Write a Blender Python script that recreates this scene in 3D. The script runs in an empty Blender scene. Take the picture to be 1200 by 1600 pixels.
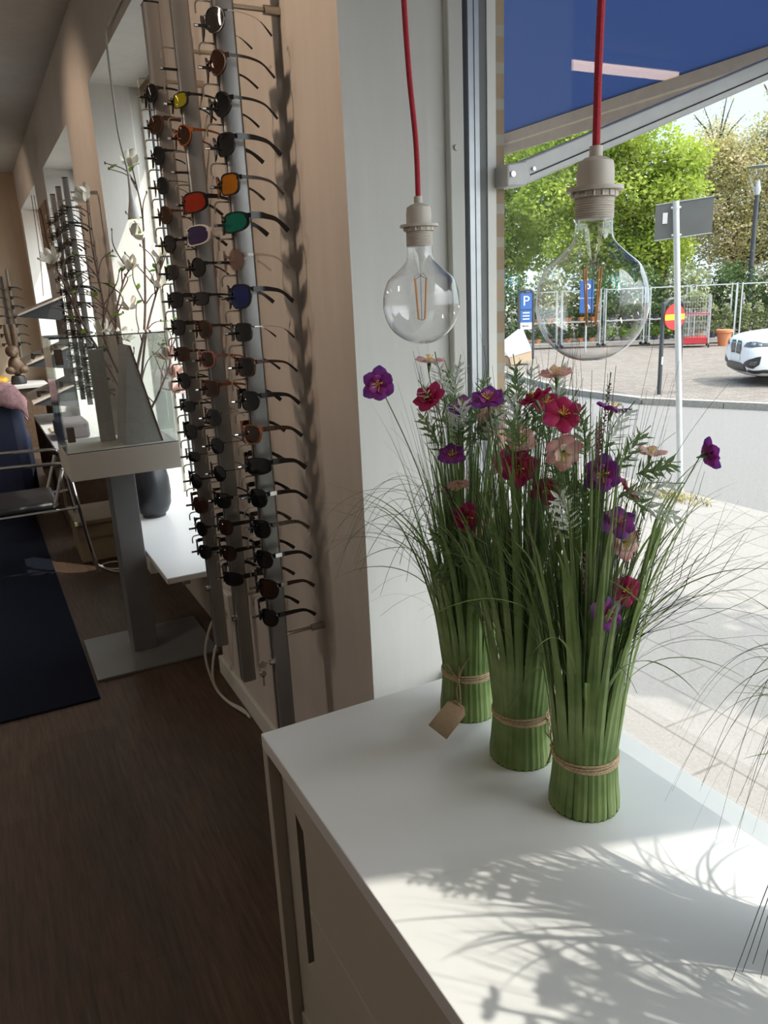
import bpy, math, random
from math import sin, cos, pi, radians, sqrt
from mathutils import Vector, Matrix

SC = bpy.context.scene
COL = SC.collection

# ------------------------------------------------------------------ camera, world, sun, exposure
EYE = Vector((0, 0, 1.62))
cd = bpy.data.cameras.new('camera'); cam = bpy.data.objects.new('camera', cd); COL.objects.link(cam)
cd.sensor_fit = 'VERTICAL'; cd.sensor_height = 36; cd.sensor_width = 27; cd.lens = 27
cd.clip_start = .02; cd.clip_end = 500
RIGHT = Vector((.88395423, -.46542372, -.04478469)); DOWN = Vector((-.16593733, -.2227181, -.96065678)); FWD = Vector((.43713809, .85660808, -.27410378))
m = Matrix.Identity(4)
for i in range(3):
    m[i][0] = RIGHT[i]; m[i][1] = -DOWN[i]; m[i][2] = -FWD[i]; m[i][3] = EYE[i]
cam.matrix_world = m
SC.camera = cam
SC.view_settings.view_transform = 'Standard'; SC.view_settings.look = 'None'
SC.view_settings.gamma = 1; SC.view_settings.use_curve_mapping = False
SC.view_settings.exposure = 1.42
SUN_DIR = Vector((.50, -.62, 1.0)).normalized()          # towards the sun
SUN_POWER = 1.9
SKY_POWER = 0.64; HAZE = 5.0
w = bpy.data.worlds.new('sky'); SC.world = w; w.use_nodes = True
nt = w.node_tree; nt.nodes.clear()
out = nt.nodes.new('ShaderNodeOutputWorld'); bg = nt.nodes.new('ShaderNodeBackground')
# clear spring sky: pale at the horizon, deeper overhead, a broad bright haze around the sun
tcw = nt.nodes.new('ShaderNodeTexCoord'); sep = nt.nodes.new('ShaderNodeSeparateXYZ'); nt.links.new(tcw.outputs['Generated'], sep.inputs[0])
rw = nt.nodes.new('ShaderNodeValToRGB'); nt.links.new(sep.outputs['Z'], rw.inputs['Fac'])
ew = rw.color_ramp.elements; ew[0].position = .0; ew[0].color = (.66, .80, .95, 1); ew[1].position = .75; ew[1].color = (.42, .62, .95, 1)
dw = nt.nodes.new('ShaderNodeVectorMath'); dw.operation = 'DOT_PRODUCT'; nt.links.new(tcw.outputs['Generated'], dw.inputs[0]); dw.inputs[1].default_value = tuple(SUN_DIR)
cw = nt.nodes.new('ShaderNodeMath'); cw.operation = 'MAXIMUM'; cw.inputs[1].default_value = 0; nt.links.new(dw.outputs['Value'], cw.inputs[0])
pw_ = nt.nodes.new('ShaderNodeMath'); pw_.operation = 'POWER'; pw_.inputs[1].default_value = 3; nt.links.new(cw.outputs[0], pw_.inputs[0])
hz = nt.nodes.new('ShaderNodeMixRGB'); hz.blend_type = 'MIX'; hz.inputs[1].default_value = (0, 0, 0, 1); hz.inputs[2].default_value = (HAZE * 1.0, HAZE * .97, HAZE * .92, 1); nt.links.new(pw_.outputs[0], hz.inputs[0])
ad = nt.nodes.new('ShaderNodeMixRGB'); ad.blend_type = 'ADD'; ad.inputs[0].default_value = 1; nt.links.new(rw.outputs[0], ad.inputs[1]); nt.links.new(hz.outputs[0], ad.inputs[2])
bg.inputs['Strength'].default_value = SKY_POWER
nt.links.new(ad.outputs[0], bg.inputs['Color']); nt.links.new(bg.outputs[0], out.inputs['Surface'])
sl = bpy.data.lights.new('sun', 'SUN'); sl.energy = SUN_POWER; sl.angle = radians(.6); sl.color = (1.0, .93, .83)
so = bpy.data.objects.new('sun', sl); COL.objects.link(so)
so.rotation_euler = SUN_DIR.to_track_quat('Z', 'Y').to_euler(); so.location = (6, -8, 14)
cy = SC.cycles
cy.use_denoising = True
cy.max_bounces = 10; cy.diffuse_bounces = 4; cy.glossy_bounces = 4; cy.transmission_bounces = 6; cy.transparent_max_bounces = 40
cy.caustics_reflective = False; cy.caustics_refractive = False
cy.sample_clamp_indirect = 6

# ------------------------------------------------------------------ materials
MAT = {}
def _new(name):
    mt = bpy.data.materials.new(name); mt.use_nodes = True
    t = mt.node_tree; b = t.nodes['Principled BSDF']
    MAT[name] = mt
    return mt, t, b
def N(t, kind, **kw):
    n = t.nodes.new(kind)
    for k, v in kw.items(): setattr(n, k, v)
    return n
def ramp(t, fac, stops, mode='LINEAR'):
    r = N(t, 'ShaderNodeValToRGB'); r.color_ramp.interpolation = mode
    e = r.color_ramp.elements
    while len(e) < len(stops): e.new(.5)
    for k, (p, c) in enumerate(stops):
        e[k].position = p; e[k].color = (*c, 1)
    t.links.new(fac, r.inputs['Fac'])
    return r.outputs['Color']
def coords(t, kind='Object', scale=(1, 1, 1), rot=(0, 0, 0)):
    tc = N(t, 'ShaderNodeTexCoord'); mp = N(t, 'ShaderNodeMapping')
    mp.inputs['Scale'].default_value = scale; mp.inputs['Rotation'].default_value = rot
    t.links.new(tc.outputs[kind], mp.inputs['Vector'])
    return mp.outputs['Vector']
def noise(t, vec, scale, detail=4, rough=.55):
    n = N(t, 'ShaderNodeTexNoise'); n.inputs['Scale'].default_value = scale
    n.inputs['Detail'].default_value = detail; n.inputs['Roughness'].default_value = rough
    if vec is not None: t.links.new(vec, n.inputs['Vector'])
    return n.outputs['Fac']
def bump(t, b, h, strength=.2, dist=.01):
    bp = N(t, 'ShaderNodeBump'); bp.inputs['Strength'].default_value = strength; bp.inputs['Distance'].default_value = dist
    t.links.new(h, bp.inputs['Height']); t.links.new(bp.outputs['Normal'], b.inputs['Normal'])
def plain(name, col, rough=.5, metal=0, var=.06, nscale=30, spec=.5, bmp=0):
    mt, t, b = _new(name)
    b.inputs['Roughness'].default_value = rough; b.inputs['Metallic'].default_value = metal
    b.inputs['Specular IOR Level'].default_value = spec
    v = coords(t); f = noise(t, v, nscale)
    lo = tuple(max(0, c * (1 - var)) for c in col); hi = tuple(min(1, c * (1 + var)) for c in col)
    t.links.new(ramp(t, f, [(.3, lo), (.7, hi)]), b.inputs['Base Color'])
    if bmp: bump(t, b, f, bmp, .005)
    return mt
def plaster(name, col, var=.05):
    mt, t, b = _new(name)
    b.inputs['Roughness'].default_value = .85; b.inputs['Specular IOR Level'].default_value = .2
    v = coords(t)
    f = noise(t, v, 2.2, 5); f2 = noise(t, coords(t, scale=(6, 6, .8)), 3, 5)
    mx = N(t, 'ShaderNodeMath', operation='ADD'); t.links.new(f, mx.inputs[0]); t.links.new(f2, mx.inputs[1])
    hf = N(t, 'ShaderNodeMath', operation='MULTIPLY'); hf.inputs[1].default_value = .5; t.links.new(mx.outputs[0], hf.inputs[0])
    lo = tuple(c * (1 - var) for c in col); hi = tuple(min(1, c * (1 + var)) for c in col)
    t.links.new(ramp(t, hf.outputs[0], [(.38, lo), (.62, hi)]), b.inputs['Base Color'])
    bump(t, b, noise(t, v, 14, 6), .12, .01)
    return mt
def leafy(name, cols, rough=.5, trans=.35, nscale=3):
    mt, t, b = _new(name)
    f = noise(t, coords(t), nscale, 3)
    c = ramp(t, f, [(.3 + .4 * k / (len(cols) - 1), x) for k, x in enumerate(cols)])
    t.links.new(c, b.inputs['Base Color']); b.inputs['Roughness'].default_value = rough
    b.inputs['Specular IOR Level'].default_value = .3
    if trans:
        tr = N(t, 'ShaderNodeBsdfTranslucent'); t.links.new(c, tr.inputs['Color'])
        mx = N(t, 'ShaderNodeMixShader'); mx.inputs['Fac'].default_value = trans
        t.links.new(b.outputs[0], mx.inputs[1]); t.links.new(tr.outputs[0], mx.inputs[2])
        t.links.new(mx.outputs[0], t.nodes['Material Output'].inputs['Surface'])
    return mt
def thin_glass(name, tint=(.97, .98, .98), ior=1.45, rim=None, gain=1.0):
    mt = bpy.data.materials.new(name); mt.use_nodes = True; MAT[name] = mt
    t = mt.node_tree; t.nodes.clear()
    o = N(t, 'ShaderNodeOutputMaterial'); tr = N(t, 'ShaderNodeBsdfTransparent'); gl = N(t, 'ShaderNodeBsdfGlossy')
    gl.inputs['Roughness'].default_value = 0.0; gl.inputs['Color'].default_value = (1, 1, 1, 1)
    # Schlick reflectance, the same from both sides of the thin wall
    fr = N(t, 'ShaderNodeLayerWeight'); fr.inputs['Blend'].default_value = .5
    pw = N(t, 'ShaderNodeMath', operation='POWER'); pw.inputs[1].default_value = 5; t.links.new(fr.outputs['Facing'], pw.inputs[0])
    f0 = ((ior - 1) / (ior + 1)) ** 2
    ma = N(t, 'ShaderNodeMath', operation='MULTIPLY_ADD'); ma.inputs[1].default_value = 1 - f0; ma.inputs[2].default_value = f0; t.links.new(pw.outputs[0], ma.inputs[0])
    fac = ma.outputs[0]
    if gain != 1.0:
        mu = N(t, 'ShaderNodeMath', operation='MULTIPLY', use_clamp=True); mu.inputs[1].default_value = gain
        t.links.new(fac, mu.inputs[0]); fac = mu.outputs[0]
    tr.inputs['Color'].default_value = (*tint, 1)
    if rim:
        lw = N(t, 'ShaderNodeLayerWeight'); lw.inputs['Blend'].default_value = .25
        t.links.new(ramp(t, lw.outputs['Facing'], [(.25, tint), (.85, rim)]), tr.inputs['Color'])
    mx = N(t, 'ShaderNodeMixShader'); t.links.new(fac, mx.inputs['Fac'])
    t.links.new(tr.outputs[0], mx.inputs[1]); t.links.new(gl.outputs[0], mx.inputs[2]); t.links.new(mx.outputs[0], o.inputs['Surface'])
    return mt
def emis(name, col, s):
    mt = bpy.data.materials.new(name); mt.use_nodes = True; MAT[name] = mt
    t = mt.node_tree; b = t.nodes['Principled BSDF']
    b.inputs['Base Color'].default_value = (.8, .8, .8, 1)
    b.inputs['Emission Color'].default_value = (*col, 1); b.inputs['Emission Strength'].default_value = s
    return mt
def bricky(name, c1, c2, mortar, bw, bh, ms, rot=(0, 0, 0), rough=.85, offset=.5, speck=0, bs=.3):
    mt, t, b = _new(name)
    v = coords(t, rot=rot)
    br = N(t, 'ShaderNodeTexBrick'); br.offset = offset
    br.inputs['Color1'].default_value = (*c1, 1); br.inputs['Color2'].default_value = (*c2, 1); br.inputs['Mortar'].default_value = (*mortar, 1)
    br.inputs['Scale'].default_value = 1; br.inputs['Brick Width'].default_value = bw; br.inputs['Row Height'].default_value = bh
    br.inputs['Mortar Size'].default_value = ms; br.inputs['Bias'].default_value = 0
    t.links.new(v, br.inputs['Vector'])
    n = noise(t, v, 60 if speck else 9, 4, .7)
    mx = N(t, 'ShaderNodeMixRGB', blend_type='MULTIPLY'); mx.inputs['Fac'].default_value = .75
    t.links.new(br.outputs['Color'], mx.inputs[1])
    t.links.new(ramp(t, n, [(.3, (.78, .78, .78)), (.7, (1.12, 1.1, 1.08))]), mx.inputs[2])
    t.links.new(mx.outputs[0], b.inputs['Base Color']); b.inputs['Roughness'].default_value = rough
    b.inputs['Specular IOR Level'].default_value = .2
    bump(t, b, br.outputs['Fac'], -bs, .004)
    return mt
def wood_floor():
    mt, t, b = _new('floor_wood')
    v = coords(t, rot=(0, 0, pi / 2))
    br = N(t, 'ShaderNodeTexBrick'); br.offset = .37
    br.inputs['Color1'].default_value = (.072, .046, .032, 1); br.inputs['Color2'].default_value = (.088, .058, .041, 1); br.inputs['Mortar'].default_value = (.04, .026, .018, 1)
    br.inputs['Scale'].default_value = 1; br.inputs['Brick Width'].default_value = 1.25; br.inputs['Row Height'].default_value = .22; br.inputs['Mortar Size'].default_value = .0009
    t.links.new(v, br.inputs['Vector'])
    g = noise(t, coords(t, scale=(22, 1.6, 1)), 3.2, 8, .65)
    g2 = noise(t, coords(t, scale=(2, .8, 1)), 2.0, 4, .6)
    mx = N(t, 'ShaderNodeMixRGB', blend_type='MULTIPLY'); mx.inputs['Fac'].default_value = 1
    t.links.new(br.outputs['Color'], mx.inputs[1]); t.links.new(ramp(t, g, [(.25, (.35, .35, .35)), (.75, (1.55, 1.45, 1.35))]), mx.inputs[2])
    m2 = N(t, 'ShaderNodeMixRGB', blend_type='MULTIPLY'); m2.inputs['Fac'].default_value = .8
    t.links.new(mx.outputs[0], m2.inputs[1]); t.links.new(ramp(t, g2, [(.3, (.7, .7, .7)), (.7, (1.3, 1.25, 1.2))]), m2.inputs[2])
    t.links.new(m2.outputs[0], b.inputs['Base Color'])
    b.inputs['Roughness'].default_value = .5; bump(t, b, g, .1, .002)
    return mt
def radial(name, stops, trans=.3):
    mt, t, b = _new(name)
    tc = N(t, 'ShaderNodeTexCoord'); ln = N(t, 'ShaderNodeVectorMath', operation='LENGTH'); t.links.new(tc.outputs['Object'], ln.inputs[0])
    mu = N(t, 'ShaderNodeMath', operation='MULTIPLY'); mu.inputs[1].default_value = 1 / .05; t.links.new(ln.outputs['Value'], mu.inputs[0])
    nn = noise(t, tc.outputs['Object'], 90, 3); ad = N(t, 'ShaderNodeMath', operation='MULTIPLY_ADD'); ad.inputs[1].default_value = .3; t.links.new(nn, ad.inputs[0]); t.links.new(mu.outputs[0], ad.inputs[2])
    c = ramp(t, ad.outputs[0], stops)
    t.links.new(c, b.inputs['Base Color']); b.inputs['Roughness'].default_value = .6
    tr = N(t, 'ShaderNodeBsdfTranslucent'); t.links.new(c, tr.inputs['Color'])
    mx = N(t, 'ShaderNodeMixShader'); mx.inputs['Fac'].default_value = trans
    t.links.new(b.outputs[0], mx.inputs[1]); t.links.new(tr.outputs[0], mx.inputs[2]); t.links.new(mx.outputs[0], t.nodes['Material Output'].inputs['Surface'])
    return mt
def tinted(name, col, alpha, rough=.05, metal=0.0):
    """a tinted lens: part clear, part glossy coloured plastic"""
    mt, t, b = _new(name)
    f = noise(t, coords(t), 40)
    t.links.new(ramp(t, f, [(.3, tuple(c * .85 for c in col)), (.7, col)]), b.inputs['Base Color'])
    b.inputs['Roughness'].default_value = rough; b.inputs['Metallic'].default_value = metal
    tr = N(t, 'ShaderNodeBsdfTransparent'); tr.inputs['Color'].default_value = (*[min(1, c * 1.6 + .12) for c in col], 1)
    mx = N(t, 'ShaderNodeMixShader'); mx.inputs['Fac'].default_value = 1 - alpha
    t.links.new(b.outputs[0], mx.inputs[1]); t.links.new(tr.outputs[0], mx.inputs[2]); t.links.new(mx.outputs[0], t.nodes['Material Output'].inputs['Surface'])
    return mt
def fabric(name, col, thru, trans=.5):
    mt, t, b = _new(name)
    f = noise(t, coords(t, scale=(1, 8, 1)), 5)
    c = ramp(t, f, [(.3, tuple(x * .93 for x in col)), (.7, col)])
    t.links.new(c, b.inputs['Base Color']); b.inputs['Roughness'].default_value = .9
    tr = N(t, 'ShaderNodeBsdfTranslucent'); tr.inputs['Color'].default_value = (*thru, 1)
    mx = N(t, 'ShaderNodeMixShader'); mx.inputs['Fac'].default_value = trans
    t.links.new(b.outputs[0], mx.inputs[1]); t.links.new(tr.outputs[0], mx.inputs[2]); t.links.new(mx.outputs[0], t.nodes['Material Output'].inputs['Surface'])
    return mt

plaster('lamp_toned_paint', (.58, .535, .49)); plaster('reveal_paint', (.74, .73, .69), .04); plaster('ceiling_paint', (.54, .52, .49))  # room walls: warm lamplight mixed into the base colour
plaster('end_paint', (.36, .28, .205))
wood_floor()
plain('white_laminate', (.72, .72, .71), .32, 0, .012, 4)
plain('cabinet_shaded_white', (.47, .43, .37), .5, 0, .03, 6)  # same white as the top, darkened to give the shade on the fronts
plain('gap_black', (.012, .012, .012), .8)
plain('frame_white', (.70, .69, .64), .4, 0, .02, 12)
plain('gasket', (.018, .02, .024), .6); plain('spacer', (.44, .46, .48), .35, .5); plain('frame_grey', (.11, .12, .12), .5)
thin_glass('window_glass', (.97, .985, .98), 1.45)
thin_glass('case_glass', (.955, .97, .965), 1.5, (.60, .68, .66))
thin_glass('bulb_glass', (.985, .985, .985), 1.5, (.50, .52, .51), 1.9)
thin_glass('clear_plastic', (.85, .80, .78), 1.45, (.4, .36, .35), 1.3)
bricky('facade_brick', (.40, .30, .19), (.30, .21, .13), (.36, .33, .27), .24, .075, .012, (pi / 2, 0, 0), .9, .5, 0, .8)
bricky('sidewalk_slabs', (.225, .212, .195), (.24, .225, .207), (.165, .152, .137), .7, .35, .008, (0, 0, pi / 2), .9, .5, 1, .3)
bricky('lot_paving', (.155, .135, .118), (.215, .19, .168), (.125, .11, .097), .24, .12, .012, (0, 0, .6), .9, .5, 0, .2)
plain('asphalt', (.145, .138, .13), .95, 0, .16, 90)
plain('kerb_stone', (.24, .23, .205), .9, 0, .2, 30); plain('ground_far', (.22, .22, .15), .95)
plain('aluminium', (.36, .355, .35), .34, .7, .05, 8); plain('chrome', (.75, .75, .76), .12, 1, .02); plain('steel_rod', (.50, .46, .40), .3, .9)
plain('galvanised', (.50, .53, .54), .45, .6, .06, 12); plain('sign_back', (.11, .115, .11), .6, .2, .08, 6)
plain('black_plastic', (.012, .012, .013), .3); plain('black_matte', (.02, .02, .022), .65)
plain('dark_steel', (.045, .05, .055), .45, .3)
plain('socket_plastic', (.62, .56, .49), .45, 0, .02)
plain('red_cord', (.45, .018, .035), .7, 0, .25, 400)
plain('filament_mat', (.80, .33, .09), .5); plain('wire_mat', (.35, .33, .3), .3, .9)
plain('kraft_paper', (.30, .19, .105), .8, 0, .1, 60); plain('jute', (.42, .31, .19), .9, 0, .35, 220)
leafy('strap_leaf', [(.13, .21, .06), (.22, .31, .10), (.32, .41, .17)], .42, .25, 9)
leafy('base_green', [(.11, .20, .03), (.16, .27, .05)], .5, .12, 20)
leafy('fine_leaf', [(.07, .14, .035), (.13, .20, .06), (.08, .11, .045)], .5, .15, 12)
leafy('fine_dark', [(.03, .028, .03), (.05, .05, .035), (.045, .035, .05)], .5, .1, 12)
leafy('stem_green', [(.10, .17, .04), (.16, .24, .07)], .5, .1, 12)
leafy('sprig_leaf', [(.20, .31, .12), (.34, .44, .23)], .6, .25, 20); leafy('sprig_white', [(.72, .76, .68), (.86, .88, .83)], .6, .3, 20)
leafy('heather', [(.20, .07, .10), (.30, .13, .16)], .7, .2, 30)
radial('petal_purple', [(.2, (.52, .06, .34)), (.6, (.34, .045, .33)), (.95, (.11, .05, .32))])
radial('petal_red', [(.15, (.42, .012, .07)), (.6, (.52, .016, .10)), (.95, (.44, .03, .18))])
radial('petal_pink', [(.28, (.92, .84, .72)), (.6, (.90, .60, .54)), (.98, (.82, .18, .23))])
plain('stamen', (.85, .62, .08), .6); plain('petal_pale', (.86, .82, .72), .6, 0, .06, 40); plain('petal_blush', (.82, .58, .5), .6, 0, .12, 30)
plain('branch_bark', (.12, .07, .052), .8, 0, .3, 60); plain('vase_black', (.02, .022, .026), .28, 0, .1)
plain('carpet_navy', (.008, .010, .018), .95, 0, .3, 250, .1, .4); plain('pedestal_grey', (.20, .20, .20), .45, .3, .06, 6); plain('tray_white', (.66, .62, .56), .5, 0, .02, 6)
plain('plinth_white', (.46, .45, .44), .5, 0, .02, 6); plain('edge_brown', (.12, .05, .035), .6); plain('hinge_brown', (.17, .13, .10), .4, .4)
plain('vinyl_black', (.012, .011, .011), .45); plain('chair_blue', (.012, .016, .04), .8, 0, .2, 60); plain('throw_pink', (.42, .24, .25), .9, 0, .2, 40)
plain('yellow_plastic', (.55, .30, .02), .5); plain('carved_wood', (.085, .05, .026), .6, 0, .25, 25); plain('shelf_edge', (.45, .38, .32), .6); plain('shelf_dark', (.02, .02, .022), .6)
plain('box_grey', (.09, .07, .075), .8); plain('paper_cream', (.40, .34, .26), .8); plain('book_brown', (.10, .05, .03), .7); plain('book_pale', (.33, .26, .18), .7)
plain('bin_cream', (.26, .20, .12), .6, 0, .08); plain('cable_white', (.55, .52, .47), .5); plain('outlet_white', (.55, .52, .46), .5)
plain('print_paper', (.36, .23, .15), .7, 0, .2, 14); plain('lamp_white', (.66, .64, .60), .5); emis('lamp_glow', (1, .72, .4), 2.5); emis('fill_tube_glow', (1.0, .87, .74), 15.0); emis('tube_soft', (1.0, .72, .52), 3.0)
plain('spot_body', (.3, .3, .3), .5)
fabric('awning_blue', (.009, .021, .072), (.014, .031, .095), .42); plain('awning_bar', (.72, .70, .66), .5); plain('arm_grey', (.42, .42, .41), .45, .3)
leafy('maple_leaf', [(.18, .27, .03), (.34, .43, .06), (.50, .57, .14)], .6, .45, .7)
leafy('copper_leaf', [(.33, .34, .11), (.50, .46, .21), (.66, .55, .36)], .7, .4, .9)
leafy('dark_leaf', [(.03, .06, .02), (.07, .12, .035), (.12, .18, .06)], .6, .3, 2); leafy('olive_leaf', [(.16, .20, .08), (.25, .28, .13), (.34, .36, .2)], .6, .3, 2); leafy('bright_leaf', [(.12, .24, .03), (.25, .38, .05)], .6, .3, 3)
plain('tree_bark', (.06, .045, .035), .9, 0, .3, 6); plain('terracotta', (.50, .19, .08), .7); plain('pot_black', (.03, .03, .035), .6)
plain('cart_steel', (.48, .50, .50), .45, .5); plain('crate_red', (.50, .03, .04), .5); plain('crate_pink', (.45, .12, .16), .6); thin_glass('mesh_film', (.72, .78, .72), 1.3)
plain('sign_red', (.65, .018, .02), .5, 0, .02); plain('sign_yellow', (.85, .55, .02), .5, 0, .02); plain('sign_blue', (.03, .12, .38), .5, 0, .03); plain('sign_white', (.75, .75, .74), .5, 0, .02)
plain('block_white', (.6, .6, .59), .6, 0, .03); plain('block_tan', (.52, .38, .25), .8, 0, .06); plain('block_brown', (.26, .17, .12), .8)
bricky('stripe_blue', (.72, .78, .84), (.10, .28, .50), (.72, .78, .84), 50, .16, 0.0, (0, pi / 2, 0), .8, .5, 0, 0); bricky('stripe_green', (.80, .84, .82), (.05, .40, .25), (.80, .84, .82), 50, .2, 0.0, (0, pi / 2, 0), .8, .5, 0, 0)
plain('stall_wall', (.5, .53, .54), .7); plain('car_white', (.78, .79, .80), .12, 0, .01); plain('car_black', (.02, .02, .022), .4); plain('tyre', (.015, .015, .015), .85); plain('rim_grey', (.3, .31, .32), .3, .8)
plain('car_glass', (.015, .02, .022), .06); plain('headlamp', (.10, .11, .115), .12, .4); plain('lot_line', (.75, .74, .7), .8); plain('dry_grass', (.35, .30, .13), .9, 0, .3, 20)
plain('curtain', (.65, .63, .58), .9); thin_glass('lamp_glass', (.88, .91, .92), 1.45, (.5, .53, .55), 1.5)
plain('f_green_dark', (.025, .05, .02), .6)
# spectacle materials
plain('f_black', (.010, .010, .011), .18); plain('f_havana', (.075, .028, .012), .2, 0, .8, 160); plain('f_brown', (.05, .022, .014), .22); plain('f_amber', (.26, .075, .018), .2, 0, .35, 90)
plain('f_white', (.60, .58, .56), .3); plain('f_silver', (.62, .60, .57), .2, 1); plain('f_gold', (.55, .40, .2), .25, 1); plain('f_gun', (.10, .10, .105), .25, .9); plain('f_pink', (.34, .13, .12), .3); plain('f_marble', (.12, .10, .075), .3, 0, .7, 120); plain('f_red', (.35, .03, .02), .3); plain('f_grey', (.10, .085, .08), .35)
tinted('l_black', (.008, .009, .010), .985); tinted('l_brown', (.035, .016, .009), .92); tinted('l_grey', (.03, .028, .027), .88); tinted('l_orange', (.55, .20, .012), .85, .1, .5); tinted('l_green', (.012, .20, .14), .9, .08, .5)
tinted('l_blue', (.02, .03, .16), .93, .08, .4); tinted('l_yellow', (.45, .42, .03), .85, .08, .5); tinted('l_red', (.36, .035, .012), .85, .1, .3); tinted('l_purple', (.05, .035, .10), .92, .08, .3); tinted('l_clear', (.30, .22, .19), .45); tinted('l_demo', (.30, .30, .29), .12)

# ------------------------------------------------------------------ mesh builder
ORG = {}
class MB:
    def __init__(s): s.v = []; s.f = []; s.m = []
    def add(s, vs, fs, mi=0):
        o = len(s.v); s.v += [tuple(v) for v in vs]
        for f in fs: s.f.append(tuple(i + o for i in f)); s.m.append(mi)
    def box(s, x0, x1, y0, y1, z0, z1, mi=0):
        vs = [(x0, y0, z0), (x1, y0, z0), (x1, y1, z0), (x0, y1, z0), (x0, y0, z1), (x1, y0, z1), (x1, y1, z1), (x0, y1, z1)]
        s.add(vs, [(0, 3, 2, 1), (4, 5, 6, 7), (0, 1, 5, 4), (1, 2, 6, 5), (2, 3, 7, 6), (3, 0, 4, 7)], mi); return s
    def bar(s, a, b, w, h, up=(0, 0, 1), mi=0):
        a = Vector(a); b = Vector(b); d = (b - a).normalized(); u = Vector(up); r = d.cross(u).normalized(); u = r.cross(d).normalized()
        vs = []
        for p in (a, b):
            for i, j in ((-1, -1), (1, -1), (1, 1), (-1, 1)): vs.append(p + r * i * w / 2 + u * j * h / 2)
        s.add(vs, [(0, 1, 2, 3), (7, 6, 5, 4), (0, 4, 5, 1), (1, 5, 6, 2), (2, 6, 7, 3), (3, 7, 4, 0)], mi); return s
    def tube(s, pts, r, n=8, mi=0, cap=True):
        pts = [Vector(p) for p in pts]; k = len(pts)
        rs = r if isinstance(r, (list, tuple)) else [r] * k
        d = (pts[1] - pts[0]).normalized()
        ref = Vector((0, 0, 1)) if abs(d.z) < .9 else Vector((1, 0, 0))
        u = d.cross(ref).normalized(); vs = []
        for i, p in enumerate(pts):
            dd = (pts[min(i + 1, k - 1)] - pts[max(i - 1, 0)]).normalized()
            u = (u - dd * u.dot(dd)).normalized(); vv = dd.cross(u)
            for j in range(n):
                a = 2 * pi * j / n; vs.append(p + (u * cos(a) + vv * sin(a)) * rs[i])
        fs = [(i * n + j, i * n + (j + 1) % n, (i + 1) * n + (j + 1) % n, (i + 1) * n + j) for i in range(k - 1) for j in range(n)]
        if cap: fs += [tuple(range(n))[::-1], tuple(range((k - 1) * n, k * n))]
        s.add(vs, fs, mi); return s
    def lathe(s, prof, n=32, c=(0, 0, 0), mi=0, axis='z', cap=False):
        vs = []; k = len(prof)
        for r, z in prof:
            for j in range(n):
                a = 2 * pi * j / n
                p = (r * cos(a), r * sin(a), z)
                if axis == 'y': p = (r * cos(a), z, r * sin(a))
                if axis == 'x': p = (z, r * cos(a), r * sin(a))
                vs.append((p[0] + c[0], p[1] + c[1], p[2] + c[2]))
        fs = [(i * n + j, i * n + (j + 1) % n, (i + 1) * n + (j + 1) % n, (i + 1) * n + j) for i in range(k - 1) for j in range(n)]
        if cap: fs += [tuple(range(n))[::-1], tuple(range((k - 1) * n, k * n))]
        s.add(vs, fs, mi); return s
    def prism(s, poly, a, b, mi=0):
        """poly: 3d points; extruded from offset vector a to offset vector b"""
        n = len(poly); a = Vector(a); b = Vector(b)
        vs = [Vector(p) + a for p in poly] + [Vector(p) + b for p in poly]
        s.add(vs, [tuple(range(n))[::-1], tuple(range(n, 2 * n))] + [(i, (i + 1) % n, n + (i + 1) % n, n + i) for i in range(n)], mi); return s
    def ribbon(s, pts, ws, side, fold=0, mi=0):
        """strip along pts, half width ws[i], width direction side; fold lifts the middle"""
        pts = [Vector(p) for p in pts]; side = Vector(side).normalized(); vs = []; k = len(pts)
        for i, p in enumerate(pts):
            d = (pts[min(i + 1, k - 1)] - pts[max(i - 1, 0)]).normalized()
            sd = (side - d * side.dot(d)).normalized(); nn = sd.cross(d)
            vs += [p - sd * ws[i], p + nn * ws[i] * fold, p + sd * ws[i]]
        fs = []
        for i in range(k - 1):
            a = i * 3
            fs += [(a, a + 1, a + 4, a + 3), (a + 1, a + 2, a + 5, a + 4)]
        s.add(vs, fs, mi); return s
    def ball(s, c, r, n=12, k=8, mi=0, sc=(1, 1, 1)):
        vs = []; 
        for i in range(k + 1):
            t = pi * i / k
            for j in range(n):
                a = 2 * pi * j / n; vs.append((c[0] + r * sc[0] * sin(t) * cos(a), c[1] + r * sc[1] * sin(t) * sin(a), c[2] - r * sc[2] * cos(t)))
        fs = [(i * n + j, i * n + (j + 1) % n, (i + 1) * n + (j + 1) % n, (i + 1) * n + j) for i in range(k) for j in range(n)]
        s.add(vs, fs, mi); return s
    def obj(s, name, mats, parent=None, world=True, smooth=True, angle=35, loc=None, bevel=0, subsurf=0):
        if isinstance(mats, str): mats = [mats]
        off = Vector((0, 0, 0))
        if loc is not None: off = Vector(loc)
        elif parent is not None and world: off = ORG.get(parent.name, off)
        me = bpy.data.meshes.new(name); me.from_pydata([tuple(Vector(v) - off) for v in s.v], [], s.f)
        for mt in mats: me.materials.append(MAT[mt])
        if len(mats) > 1: me.polygons.foreach_set('material_index', s.m)
        me.update()
        if smooth:
            me.polygons.foreach_set('use_smooth', [True] * len(me.polygons))
            me.set_sharp_from_angle(angle=radians(angle))
        o = bpy.data.objects.new(name, me); COL.objects.link(o)
        if loc is not None: o.location = loc
        if parent is not None:
            o.parent = parent; ORG[o.name] = ORG.get(parent.name, Vector((0, 0, 0)))
        if bevel:
            b = o.modifiers.new('bevel', 'BEVEL'); b.width = bevel; b.segments = 2; b.limit_method = 'ANGLE'
        if subsurf:
            b = o.modifiers.new('subdivision', 'SUBSURF'); b.levels = subsurf; b.render_levels = subsurf
        return o

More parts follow.
